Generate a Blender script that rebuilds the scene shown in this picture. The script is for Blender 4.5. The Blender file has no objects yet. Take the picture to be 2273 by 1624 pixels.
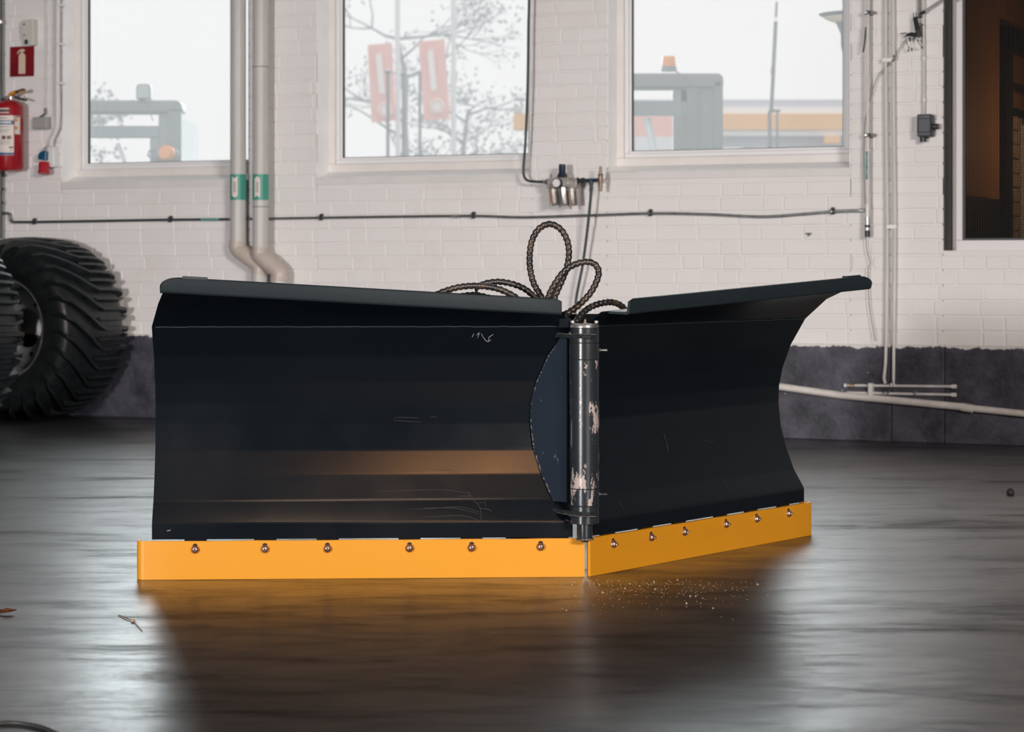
import bpy, math, random
from mathutils import Vector, Matrix, Euler
random.seed(7)

# ----------------------------------------------------------------- camera
FPX, HOR, CX, HC = 5000.0, 595.0, 1136.5, 0.841     # focal length in pixels, horizon row, centre column, lens height
scene = bpy.context.scene
cam_d = bpy.data.cameras.new('camera')
cam = bpy.data.objects.new('camera', cam_d)
scene.collection.objects.link(cam)
cam.location = (0, 0, HC)
cam.rotation_euler = (math.pi / 2, 0, 0)
cam_d.sensor_width = 36.0
cam_d.lens = FPX / 2273.0 * 36.0
cam_d.shift_y = (HOR - 812.0) / 2273.0
cam_d.clip_end = 400
cam_d.dof.use_dof = True
cam_d.dof.focus_distance = 6.1
cam_d.dof.aperture_fstop = 7.1
scene.camera = cam

# ----------------------------------------------------------------- world and lights
TH = math.atan(0.45)
CT, ST = math.cos(TH), math.sin(TH)
Y0 = 11.75                                            # depth of the back wall on the optical axis
WM = Matrix.Translation((0, Y0, 0)) @ Matrix.Rotation(-TH, 4, 'Z')

world = bpy.data.worlds.new('overcast_sky')
scene.world = world
world.use_nodes = True
bg = world.node_tree.nodes['Background']
bg.inputs[0].default_value = (1.0, 0.97, 0.965, 1)
bg.inputs[1].default_value = 0.84

def area(name, loc, target, sx, sy, power, col):
    d = bpy.data.lights.new(name, 'AREA')
    d.shape = 'RECTANGLE'
    d.size, d.size_y, d.energy, d.color = sx, sy, power, col
    o = bpy.data.objects.new(name, d)
    o.location = loc
    o.rotation_euler = (Vector(target) - Vector(loc)).to_track_quat('-Z', 'Y').to_euler()
    scene.collection.objects.link(o)
    return o

area('photo_lamp', (-5.2, -1.5, 1.15), (0.4, 10.5, 1.0), 0.45, 0.45, 730, (1.0, 0.955, 0.95))
fill = area('hall_lamp_bank', (4.5, -3.0, 3.2), (0.35, 8.0, 0.45), 2.6, 1.2, 98, (1.0, 0.91, 0.85))  # added fill lamp, unseen, brightens the right wing and the wall
fill.data.spread = math.radians(52)
def tube_lamp(name, cx, cy, length, width, power, col):
    o = area(name, (cx, cy, 3.6), (cx, cy, 0), length, width, power, col)
    o.rotation_euler = (0, 0, -TH)                    # in line with the building
    return o
tube_lamp('ceiling_tube_front', 0.45, 0.50, 1.2, 0.18, 40, (1.0, 0.46, 0.16))
tube_lamp('ceiling_tube_mid', -0.30, 3.20, 1.2, 0.12, 12, (1.0, 0.66, 0.42))
sun = bpy.data.lights.new('veiled_sun', 'SUN')
sun.energy, sun.angle, sun.color = 4.0, math.radians(48), (0.86, 0.97, 1.0)
sun_o = bpy.data.objects.new('veiled_sun', sun)
sun_o.rotation_euler = Vector((.05, -.95, -.31)).to_track_quat('-Z', 'Y').to_euler()     # low behind the building, veiled by cloud
scene.collection.objects.link(sun_o)

vs = scene.view_settings
scene.display_settings.display_device = 'sRGB'
vs.view_transform = 'Standard'
vs.look = 'None'
vs.exposure = 0.0
vs.gamma = 1.0
vs.use_curve_mapping = False

# ----------------------------------------------------------------- projection helpers
def PX(px, py, Y):
    return Vector(((px - CX) / FPX * Y, Y, HC - (py - HOR) / FPX * Y))

def FL(px, py, z=0.0):
    Y = (HC - z) * FPX / (py - HOR)
    return Vector(((px - CX) / FPX * Y, Y, z))

def W(px, py, d=0.0):
    """pixel -> wall frame (x along the wall, y into the wall, z up) on the plane d metres in front of the wall"""
    kx, kz = (px - CX) / FPX, -(py - HOR) / FPX
    t = (CT * Y0 - d) / (ST * kx + CT)
    X, Y = kx * t, t
    return Vector((CT * X - ST * (Y - Y0), ST * X + CT * (Y - Y0), HC + kz * t))

# ----------------------------------------------------------------- mesh helpers
COL = scene.collection

class MB:
    def __init__(self):
        self.v, self.f = [], []
    def add(self, vs_, fs):
        b = len(self.v)
        self.v += [Vector(p) for p in vs_]
        self.f += [tuple(i + b for i in q) for q in fs]
        return self
    def box(self, x0, x1, y0, y1, z0, z1):
        x0, x1 = min(x0, x1), max(x0, x1); y0, y1 = min(y0, y1), max(y0, y1); z0, z1 = min(z0, z1), max(z0, z1)
        return self.add([(x0, y0, z0), (x1, y0, z0), (x1, y1, z0), (x0, y1, z0), (x0, y0, z1), (x1, y0, z1), (x1, y1, z1), (x0, y1, z1)],
                 [(0, 3, 2, 1), (4, 5, 6, 7), (0, 1, 5, 4), (1, 2, 6, 5), (2, 3, 7, 6), (3, 0, 4, 7)])
    def hexa(self, p):
        """eight points, first the lower ring of four and then the upper"""
        return self.add(p, [(0, 3, 2, 1), (4, 5, 6, 7), (0, 1, 5, 4), (1, 2, 6, 5), (2, 3, 7, 6), (3, 0, 4, 7)])
    def tube(self, pts, r, n=10, caps=True, rfun=None):
        pts = [Vector(p) for p in pts]
        m = len(pts)
        tang = []
        for i in range(m):
            a, b = pts[max(i - 1, 0)], pts[min(i + 1, m - 1)]
            t = (b - a)
            tang.append(t.normalized() if t.length > 1e-9 else Vector((0, 0, 1)))
        up = Vector((0, 0, 1)) if abs(tang[0].z) < 0.9 else Vector((0, 1, 0))
        u = (up - tang[0] * up.dot(tang[0])).normalized()
        vs_ = []; s = 0.0
        for i in range(m):
            if i:
                s += (pts[i] - pts[i - 1]).length
                u = (u - tang[i] * u.dot(tang[i])).normalized()
            w = tang[i].cross(u)
            ri = r[i] if isinstance(r, (list, tuple)) else r
            for k in range(n):
                a = 2 * math.pi * k / n
                rr = ri * (rfun(s, a) if rfun else 1.0)
                vs_.append(pts[i] + (u * math.cos(a) + w * math.sin(a)) * rr)
        fs = []
        for i in range(m - 1):
            for k in range(n):
                k2 = (k + 1) % n
                fs.append((i * n + k, i * n + k2, (i + 1) * n + k2, (i + 1) * n + k))
        if caps:
            fs.append(tuple(reversed(range(n))))
            fs.append(tuple((m - 1) * n + k for k in range(n)))
        return self.add(vs_, fs)
    def scaled(self, k):
        for p in self.v: p.y *= k
        return self
    def cyl(self, p0, p1, r, r1=None, n=16):
        return self.tube([p0, p1], [r, r if r1 is None else r1], n)
    def lathe(self, o, ax, prof, n=24, closed=False):
        """prof: (radius, distance along ax)"""
        o, ax = Vector(o), Vector(ax).normalized()
        up = Vector((0, 0, 1)) if abs(ax.z) < 0.9 else Vector((1, 0, 0))
        u = (up - ax * up.dot(ax)).normalized(); w = ax.cross(u)
        vs_, fs = [], []
        m = len(prof)
        for r, h in prof:
            for k in range(n):
                a = 2 * math.pi * k / n
                vs_.append(o + ax * h + (u * math.cos(a) + w * math.sin(a)) * max(r, 1e-5))
        for i in range(m if closed else m - 1):
            j = (i + 1) % m
            for k in range(n):
                k2 = (k + 1) % n
                fs.append((i * n + k, i * n + k2, j * n + k2, j * n + k))
        return self.add(vs_, fs)
    def prism(self, poly, off):
        poly = [Vector(p) for p in poly]; off = Vector(off); n = len(poly)
        fs = [tuple(range(n)), tuple(reversed(range(n, 2 * n)))]
        for k in range(n):
            k2 = (k + 1) % n
            fs.append((k2, k, n + k, n + k2))
        return self.add(poly + [p + off for p in poly], fs)
    def sheet(self, rows, thick=None):
        """rows of points -> surface; thick: matching rows for the back side"""
        m, n = len(rows), len(rows[0])
        vs_ = [p for r in rows for p in r]
        fs = [(i * n + k, i * n + k + 1, (i + 1) * n + k + 1, (i + 1) * n + k) for i in range(m - 1) for k in range(n - 1)]
        if thick:
            b = m * n
            vs_ += [p for r in thick for p in r]
            fs += [(b + i * n + k, b + (i + 1) * n + k, b + (i + 1) * n + k + 1, b + i * n + k + 1) for i in range(m - 1) for k in range(n - 1)]
            for k in range(n - 1):
                fs.append((k, b + k, b + k + 1, k + 1)); q = (m - 1) * n
                fs.append((q + k + 1, b + q + k + 1, b + q + k, q + k))
            for i in range(m - 1):
                fs.append((i * n, (i + 1) * n, b + (i + 1) * n, b + i * n)); q = n - 1
                fs.append((i * n + q, b + i * n + q, b + (i + 1) * n + q, (i + 1) * n + q))
        return self.add(vs_, fs)
    def mesh(self, name, origin=(0, 0, 0), smooth=35):
        me = bpy.data.meshes.new(name)
        o = Vector(origin)
        me.from_pydata([p - o for p in self.v], [], self.f)
        me.validate()
        import bmesh
        bm = bmesh.new(); bm.from_mesh(me)
        bmesh.ops.recalc_face_normals(bm, faces=bm.faces)
        bm.to_mesh(me); bm.free()
        if smooth:
            me.polygons.foreach_set('use_smooth', [True] * len(me.polygons))
            me.set_sharp_from_angle(angle=math.radians(smooth))
        return me
    def part(self, name, mat, parent, smooth=35, bevel=0, kind=None, label=None):
        """a part under `parent`; vertices are in the frame of the parent's thing"""
        org = Vector(parent['_org']) if '_org' in parent else Vector((0, 0, 0))
        me = self.mesh(name, org, smooth)
        me.materials.append(mat)
        o = bpy.data.objects.new(name, me); COL.objects.link(o)
        o.parent = parent
        o['_org'] = tuple(org)
        finish(o, bevel)
        if kind: o['kind'] = kind
        if label: o['label'] = label
        return o
    def thing(self, name, mat, label=None, cat=None, frame=None, origin=(0, 0, 0), group=None, kind=None, smooth=35, bevel=0):
        me = self.mesh(name, origin, smooth)
        me.materials.append(mat)
        o = bpy.data.objects.new(name, me); COL.objects.link(o)
        place(o, frame, origin)
        tag(o, label, cat, group, kind)
        finish(o, bevel)
        return o

def finish(o, bevel):
    if bevel:
        m = o.modifiers.new('bevel', 'BEVEL'); m.width = bevel; m.segments = 2; m.limit_method = 'ANGLE'
        m.angle_limit = math.radians(40)

def place(o, frame, origin):
    M = WM if frame == 'W' else Matrix.Identity(4)
    o.location = M @ Vector(origin)
    o.rotation_euler = (0, 0, -TH if frame == 'W' else 0)
    o['_org'] = tuple(Vector(origin))

def tag(o, label=None, cat=None, group=None, kind=None):
    if label: o['label'] = label
    if cat: o['category'] = cat
    if group: o['group'] = group
    if kind: o['kind'] = kind

def root(name, label, cat, frame=None, origin=(0, 0, 0), group=None, kind=None):
    o = bpy.data.objects.new(name, None); COL.objects.link(o)
    o.empty_display_size = 0.1
    place(o, frame, origin)
    tag(o, label, cat, group, kind)
    return o

def spline(pts, step=0.01):
    """Catmull-Rom through pts, resampled at about `step`"""
    P = [Vector(p) for p in pts]
    P = [P[0] * 2 - P[1]] + P + [P[-1] * 2 - P[-2]]
    out = []
    for i in range(1, len(P) - 2):
        a, b, c, d = P[i - 1], P[i], P[i + 1], P[i + 2]
        n = max(2, int((c - b).length / step))
        for k in range(n):
            t = k / n
            out.append(0.5 * ((2 * b) + (c - a) * t + (2 * a - 5 * b + 4 * c - d) * t * t + (3 * b - a - 3 * c + d) * t ** 3))
    out.append(P[-2])
    return out

# ----------------------------------------------------------------- materials
def new_mat(name):
    m = bpy.data.materials.new(name); m.use_nodes = True
    nt = m.node_tree
    return m, nt, nt.nodes['Principled BSDF']

def N(nt, typ, **kw):
    n = nt.nodes.new(typ)
    for k, v in kw.items():
        if k in n.inputs: n.inputs[k].default_value = v
        else: setattr(n, k, v)
    return n

def ramp(nt, src, p0, c0, p1, c1):
    r = nt.nodes.new('ShaderNodeValToRGB')
    r.color_ramp.elements[0].position = p0; r.color_ramp.elements[0].color = c0
    r.color_ramp.elements[1].position = p1; r.color_ramp.elements[1].color = c1
    nt.links.new(src, r.inputs[0])
    return r

def mixc(nt, fac, a, b, blend='MIX'):
    m = nt.nodes.new('ShaderNodeMix'); m.data_type = 'RGBA'; m.blend_type = blend
    for sock, val in ((m.inputs[0], fac), (m.inputs[6], a), (m.inputs[7], b)):
        if hasattr(val, 'links') or hasattr(val, 'is_output'): nt.links.new(val, sock)
        else: sock.default_value = val if not isinstance(val, tuple) or len(val) == 4 else (*val, 1)
    return m.outputs[2]

def c4(c): return (c[0], c[1], c[2], 1)

def coords(nt, scale=(1, 1, 1), kind='Object'):
    tc = nt.nodes.new('ShaderNodeTexCoord')
    mp = nt.nodes.new('ShaderNodeMapping'); mp.inputs['Scale'].default_value = scale
    nt.links.new(tc.outputs[kind], mp.inputs[0])
    return mp.outputs[0]

def simple(name, col, rough=0.5, metal=0.0, spec=0.5, var=None, vscale=8, vstretch=(1, 1, 1), bump=0, bscale=60, coat=0, vlo=.35, vhi=.65, emit=None):
    m, nt, b = new_mat(name)
    b.inputs['Base Color'].default_value = c4(col)
    b.inputs['Roughness'].default_value = rough
    b.inputs['Metallic'].default_value = metal
    b.inputs['Specular IOR Level'].default_value = spec
    b.inputs['Coat Weight'].default_value = coat
    if emit:
        b.inputs['Emission Color'].default_value = c4(emit[0]); b.inputs['Emission Strength'].default_value = emit[1]
    if var:
        no = N(nt, 'ShaderNodeTexNoise', Scale=vscale, Detail=5, Roughness=.6)
        nt.links.new(coords(nt, vstretch), no.inputs['Vector'])
        r = ramp(nt, no.outputs[0], vlo, c4(col), vhi, c4(var))
        nt.links.new(r.outputs[0], b.inputs['Base Color'])
    if bump:
        no = N(nt, 'ShaderNodeTexNoise', Scale=bscale, Detail=4)
        nt.links.new(coords(nt), no.inputs['Vector'])
        bp = N(nt, 'ShaderNodeBump', Strength=bump, Distance=0.01)
        nt.links.new(no.outputs[0], bp.inputs['Height']); nt.links.new(bp.outputs[0], b.inputs['Normal'])
    return m

M = {}
# white painted brick: faint tone differences from brick to brick, stains, fine relief
def brick_mat(name, col, col2, dirt):
    m, nt, b = new_mat(name)
    oi = nt.nodes.new('ShaderNodeObjectInfo')
    no = N(nt, 'ShaderNodeTexNoise', Scale=2.2, Detail=6, Roughness=.65)
    geo = nt.nodes.new('ShaderNodeNewGeometry')
    nt.links.new(geo.outputs['Position'], no.inputs['Vector'])
    base = mixc(nt, oi.outputs['Random'], c4(col), c4(col2))
    r = ramp(nt, no.outputs[0], .52, (0, 0, 0, 1), .8, (1, 1, 1, 1))
    fac = N(nt, 'ShaderNodeMath', operation='MULTIPLY'); fac.inputs[1].default_value = .45
    nt.links.new(r.outputs[0], fac.inputs[0])
    nt.links.new(mixc(nt, fac.outputs[0], base, c4(dirt)), b.inputs['Base Color'])
    b.inputs['Roughness'].default_value = .55
    b.inputs['Specular IOR Level'].default_value = .3
    n2 = N(nt, 'ShaderNodeTexNoise', Scale=38, Detail=5); nt.links.new(geo.outputs['Position'], n2.inputs['Vector'])
    bp = N(nt, 'ShaderNodeBump', Strength=.35, Distance=.004)
    nt.links.new(n2.outputs[0], bp.inputs['Height']); nt.links.new(bp.outputs[0], b.inputs['Normal'])
    return m
M['brick'] = brick_mat('white_painted_brick', (.80, .78, .775), (.77, .75, .745), (.67, .62, .59))
M['mortar'] = brick_mat('white_painted_mortar', (.77, .75, .745), (.77, .75, .745), (.61, .56, .52))
M['plaster'] = simple('smooth_painted_plaster', (.74, .72, .71), .5, var=(.68, .66, .65), vscale=5, bump=.15, bscale=25)
M['sillpaint'] = simple('white_sill_paint', (.92, .92, .92), .4, var=(.87, .87, .87), vscale=6)
M['frame'] = simple('cream_window_frame', (.74, .71, .69), .45, var=(.69, .66, .63), vscale=9)
M['sash'] = simple('white_window_sash', (.78, .78, .79), .4)
M['reveal'] = simple('dark_cement_reveal', (.085, .085, .082), .8, var=(.06, .06, .06), vscale=12)
M['gasket'] = simple('dark_gasket', (.05, .05, .055), .6)
M['roomwall'] = simple('grey_room_paint', (.14, .14, .14), .8)
M['ceil'] = simple('ceiling_boards', (.16, .16, .16), .8)

def plinth_mat():
    m, nt, b = new_mat('dark_plinth_paint')
    geo = nt.nodes.new('ShaderNodeNewGeometry')
    no = N(nt, 'ShaderNodeTexNoise', Scale=6, Detail=8, Roughness=.7); nt.links.new(geo.outputs['Position'], no.inputs['Vector'])
    base = ramp(nt, no.outputs[0], .34, (.012, .014, .022, 1), .68, (.085, .082, .112, 1))
    # chipped flecks of the white paint above
    n2 = N(nt, 'ShaderNodeTexNoise', Scale=33, Detail=3); nt.links.new(geo.outputs['Position'], n2.inputs['Vector'])
    fl = ramp(nt, n2.outputs[0], .735, (0, 0, 0, 1), .76, (1, 1, 1, 1))
    col = mixc(nt, fl.outputs[0], base.outputs[0], (.42, .40, .40, 1))
    # ragged top edge where the white paint runs over
    sp = nt.nodes.new('ShaderNodeSeparateXYZ'); nt.links.new(geo.outputs['Position'], sp.inputs[0])
    n3 = N(nt, 'ShaderNodeTexNoise', Scale=14, Detail=6, Roughness=.7); nt.links.new(geo.outputs['Position'], n3.inputs['Vector'])
    ma = N(nt, 'ShaderNodeMath', operation='MULTIPLY_ADD'); ma.inputs[1].default_value = .075; ma.inputs[2].default_value = -.0375
    nt.links.new(n3.outputs[0], ma.inputs[0])
    ad = N(nt, 'ShaderNodeMath', operation='ADD'); nt.links.new(sp.outputs[2], ad.inputs[0]); nt.links.new(ma.outputs[0], ad.inputs[1])
    ed = ramp(nt, ad.outputs[0], .4585, (0, 0, 0, 1), .4605, (1, 1, 1, 1))
    col = mixc(nt, ed.outputs[0], col, (.72, .69, .67, 1))
    nt.links.new(col, b.inputs['Base Color'])
    b.inputs['Roughness'].default_value = .5
    bp = N(nt, 'ShaderNodeBump', Strength=.8, Distance=.012)
    nt.links.new(no.outputs[0], bp.inputs['Height']); nt.links.new(bp.outputs[0], b.inputs['Normal'])
    return m
M['plinth'] = plinth_mat()

def floor_mat():
    m, nt, b = new_mat('worn_concrete_floor')
    def noise(scale, stretch, detail=7, rough=.62, dist=0.0):
        n = N(nt, 'ShaderNodeTexNoise', Scale=scale, Detail=detail, Roughness=rough, Distortion=dist)
        nt.links.new(coords(nt, stretch), n.inputs['Vector'])
        return n.outputs[0]
    def math_(op, a_, b_):
        n = N(nt, 'ShaderNodeMath', operation=op)
        for i, v in enumerate((a_, b_)):
            if hasattr(v, 'is_output'): nt.links.new(v, n.inputs[i])
            else: n.inputs[i].default_value = v
        return n.outputs[0]
    def grey(src, p0, g0, p1, g1): return ramp(nt, src, p0, (g0, g0, g0, 1), p1, (g1, g1, g1, 1)).outputs[0]
    big = noise(1.1, (.6, 1.3, 1))
    stk = noise(2.2, (1.3, 3.6, 1), 9, .72, .4)
    stain = noise(.9, (.8, 2.6, 1), 9, .68, .8)
    grain = noise(60, (1, 1, 1), 5, .7)
    pit = noise(26, (1, 1.4, 1), 6, .75)
    scuff = noise(1.0, (1.3, 60, 1), 2, .5, 1.2)
    pits = grey(pit, .655, 0, .70, 1)
    col = ramp(nt, big, .3, (.019, .017, .016, 1), .72, (.052, .046, .043, 1)).outputs[0]
    col = mixc(nt, 1.0, col, ramp(nt, stk, .30, (.35, .35, .37, 1), .62, (1, 1, 1, 1)).outputs[0], 'MULTIPLY')
    col = mixc(nt, math_('MULTIPLY', grey(scuff, .70, 0, .73, 1), .4), col, (.010, .010, .012, 1))
    col = mixc(nt, pits, col, (.006, .006, .007, 1))
    nt.links.new(col, b.inputs['Base Color'])
    # worn traffic film: glossier where polished, dull in the pits and stains
    film = math_('MULTIPLY', grey(stk, .32, .30, .54, 1), grey(big, .30, .6, .5, 1))
    film = math_('MULTIPLY', film, grey(stain, .36, .15, .46, 1))
    film = math_('MULTIPLY', film, grey(grain, .36, .55, .55, 1))
    film = math_('MULTIPLY', film, math_('SUBTRACT', 1.0, math_('MULTIPLY', pits, .85)))
    nt.links.new(film, b.inputs['Specular IOR Level'])
    ro = math_('ADD', math_('MULTIPLY', stk, -.26), .49)
    nt.links.new(math_('ADD', ro, math_('MULTIPLY', big, .10)), b.inputs['Roughness'])
    b.inputs['Specular Tint'].default_value = (.80, .95, 1.0, 1)
    b.inputs['Coat Roughness'].default_value = .27
    nt.links.new(math_('MULTIPLY', film, .75), b.inputs['Coat Weight'])
    bp = N(nt, 'ShaderNodeBump', Strength=.12, Distance=.0006)
    nt.links.new(grain, bp.inputs['Height']); nt.links.new(bp.outputs[0], b.inputs['Normal'])
    return m
M['floor'] = floor_mat()

def paint_mat(name, col, rough, peel=.12, chips=None, spec=.5):
    m, nt, b = new_mat(name)
    v = coords(nt)
    n1 = N(nt, 'ShaderNodeTexNoise', Scale=420, Detail=2); nt.links.new(v, n1.inputs['Vector'])
    n2 = N(nt, 'ShaderNodeTexNoise', Scale=5, Detail=6); nt.links.new(v, n2.inputs['Vector'])
    bp = N(nt, 'ShaderNodeBump', Strength=peel, Distance=.001)
    nt.links.new(n1.outputs[0], bp.inputs['Height']); nt.links.new(bp.outputs[0], b.inputs['Normal'])
    ro = N(nt, 'ShaderNodeMath', operation='MULTIPLY_ADD'); ro.inputs[1].default_value = .16; ro.inputs[2].default_value = rough - .08
    nt.links.new(n2.outputs[0], ro.inputs[0]); nt.links.new(ro.outputs[0], b.inputs['Roughness'])
    b.inputs['Specular IOR Level'].default_value = spec
    b.inputs['Base Color'].default_value = c4(col)
    if chips:
        n3 = N(nt, 'ShaderNodeTexNoise', Scale=chips[1], Detail=7, Roughness=.7)
        nt.links.new(coords(nt, chips[2]), n3.inputs['Vector'])
        r = ramp(nt, n3.outputs[0], chips[3], c4(col), chips[3] + .015, c4(chips[0]))
        nt.links.new(r.outputs[0], b.inputs['Base Color'])
    return m
M['plow'] = paint_mat('black_plow_paint', (.0030, .0052, .0080), .19, .04)
M['plowedge'] = paint_mat('black_plow_paint_worn', (.012, .019, .023), .38, .2, ((.30, .29, .28), 26, (1, 1, 1), .725))
M['yellow'] = paint_mat('yellow_blade_paint', (.57, .238, .009), .42, .05, ((.13, .055, .02), 22, (1, 1, 2.2), .755), spec=.4)
M['gusset'] = paint_mat('oily_dark_steel', (.010, .017, .028), .34, .25, ((.13, .14, .16), 34, (1, 1, .35), .645))
M['hinge'] = paint_mat('worn_hinge_steel', (.016, .021, .026), .26, .2, ((.36, .30, .28), 19, (1, 1, .40), .565))
M['hinge2'] = paint_mat('oily_hinge_steel', (.018, .022, .025), .22, .2, ((.28, .24, .2), 40, (1, 1, .5), .70))
M['weld'] = simple('weld_bead', (.10, .10, .10), .28, metal=.7, var=(.30, .27, .25), vscale=160, bump=.8, bscale=220)
M['bolt'] = simple('plated_bolt', (.62, .45, .38), .26, metal=.9, var=(.35, .2, .14), vscale=70)
M['black'] = simple('black_hole', (.004, .004, .005), .8)
M['scratch'] = simple('scratched_primer', (.34, .33, .33), .6)
M['scratch2'] = simple('faint_scratch', (.055, .05, .045), .5)
M['hose'] = simple('dusty_spiral_hose', (.016, .015, .016), .34, var=(.075, .046, .026), vscale=30, vlo=.45, vhi=.75)
M['rubber'] = simple('tyre_rubber', (.009, .013, .016), .38, var=(.022, .026, .029), vscale=22, bump=.15, bscale=90)
M['rim'] = simple('grey_rim_paint', (.30, .33, .35), .42, var=(.2, .22, .24), vscale=14)
M['pvc'] = simple('grey_pipe', (.55, .545, .53), .38, var=(.49, .48, .46), vscale=6, vstretch=(1, 1, .3))
M['pvcbend'] = simple('beige_pipe_elbow', (.56, .49, .44), .36, var=(.5, .43, .38), vscale=9)
M['green'] = simple('green_marker_tape', (.05, .30, .23), .4)
M['tapewhite'] = simple('label_white', (.72, .66, .62), .5)
M['ink'] = simple('label_ink', (.10, .06, .05), .6)
M['galv'] = simple('dull_steel_pipe', (.22, .23, .22), .36, metal=.6, var=(.12, .13, .13), vscale=18)
M['galvdark'] = simple('dark_steel_pipe', (.045, .055, .06), .4, metal=.3, var=(.09, .1, .1), vscale=14)
M['galvslat'] = simple('grey_roller_slat', (.30, .31, .32), .55)
M['clip'] = simple('black_pipe_clip', (.02, .024, .028), .38)
M['zinc'] = simple('zinc_fitting', (.52, .53, .53), .3, metal=.8)
M['whitepipe'] = simple('white_painted_conduit', (.70, .68, .66), .45, var=(.55, .54, .53), vscale=16, vstretch=(1, 1, .2))
M['whitepipe2'] = simple('white_drain_pipe', (.72, .69, .66), .45, var=(.6, .56, .52), vscale=10)
M['greenhose'] = simple('dark_green_air_hose', (.020, .034, .034), .45)
M['tape'] = simple('turquoise_pipe_tape', (.03, .24, .25), .45, var=(.25, .42, .4), vscale=40)
M['brass'] = simple('aged_brass', (.34, .25, .18), .42, metal=.5, var=(.16, .11, .08), vscale=60)
M['alu'] = simple('dusty_aluminium', (.42, .40, .38), .38, metal=.5, var=(.26, .23, .2), vscale=45)
M['navy'] = simple('dark_blue_plastic', (.012, .022, .04), .4)
M['gauge'] = simple('gauge_face', (.78, .74, .76), .3)
M['steel'] = simple('bright_bowl_steel', (.6, .58, .56), .25, metal=.8)
M['rust'] = simple('rusty_sight_glass', (.34, .13, .08), .5, var=(.2, .1, .06), vscale=40)
M['red'] = simple('extinguisher_red', (.32, .008, .016), .28, spec=.5)
M['redplug'] = simple('red_plug', (.42, .012, .025), .3)
M['blueplug'] = simple('blue_socket_lid', (.006, .075, .16), .3)
M['bluelabel'] = simple('blue_label_band', (.02, .10, .20), .45)
M['whitebox'] = simple('white_plastic', (.72, .72, .71), .35)
M['offwhite'] = simple('off_white_device', (.60, .58, .54), .45)
M['greybox'] = simple('grey_junction_box', (.34, .34, .335), .45)
M['darkbox'] = simple('dark_grey_switch_box', (.035, .045, .052), .45)
M['signred'] = simple('sign_red', (.24, .008, .014), .35, var=(.15, .006, .012), vscale=5)
M['signcream'] = simple('sign_cream', (.66, .52, .40), .5)
M['orangetag'] = simple('orange_plastic', (.62, .26, .03), .4)
M['wire'] = simple('dark_wire', (.02, .02, .022), .5)
M['brownwire'] = simple('brown_wire', (.16, .12, .10), .5)
M['w4frame'] = simple('white_metal_window_frame', (.66, .63, .64), .4)
M['ochre'] = simple('ochre_interior_wall', (.33, .16, .06), .7, var=(.28, .13, .05), vscale=3)
M['wains'] = simple('dark_wainscot', (.02, .022, .028), .5)
M['darkframe'] = simple('dark_door_frame', (.012, .015, .022), .5)
M['tanbrick'] = simple('tan_brick', (.30, .22, .15), .8, var=(.4, .33, .26), vscale=20)
M['leaf'] = simple('brown_leaf', (.10, .03, .012), .6)
M['crumb'] = simple('sandy_crumb', (.30, .22, .15), .8)
M['nut'] = simple('dark_brown_stone', (.018, .012, .012), .7)
M['asphalt'] = simple('yard_asphalt', (.18, .18, .18), .9)
# outside
M['cab'] = simple('grey_cab_paint', (.19, .20, .195), .4)
M['cabglass'] = simple('tinted_cab_glass', (.23, .26, .26), .12, spec=.5)
M['cablight'] = simple('pale_cab_roof_lining', (.72, .76, .78), .5)
M['amber'] = simple('amber_lens', (.80, .28, .02), .25)
M['lamplens'] = simple('work_lamp_lens', (.4, .43, .42), .2)
M['flag'] = simple('salmon_flag_cloth', (.95, .52, .46), .8)
M['flagmark'] = simple('flag_white_print', (.95, .92, .86), .8)
M['bark'] = simple('winter_bark', (.33, .35, .35), .9)
M['leafy'] = simple('sparse_foliage', (.4, .42, .42), .9)
M['pole'] = simple('grey_pole', (.16, .17, .175), .5)
M['whitepole'] = simple('white_flag_pole', (.8, .8, .8), .5)
M['canopyw'] = simple('canopy_white', (.95, .95, .95), .5)
M['canopyo'] = simple('canopy_orange', (.95, .50, .16), .5)
M['canopyg'] = simple('canopy_grey_roof', (.6, .6, .64), .6)
M['lanternbody'] = simple('weathered_lantern', (.07, .085, .09), .5)
M['lens'] = simple('lantern_glass', (.72, .6, .45), .3)

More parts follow.
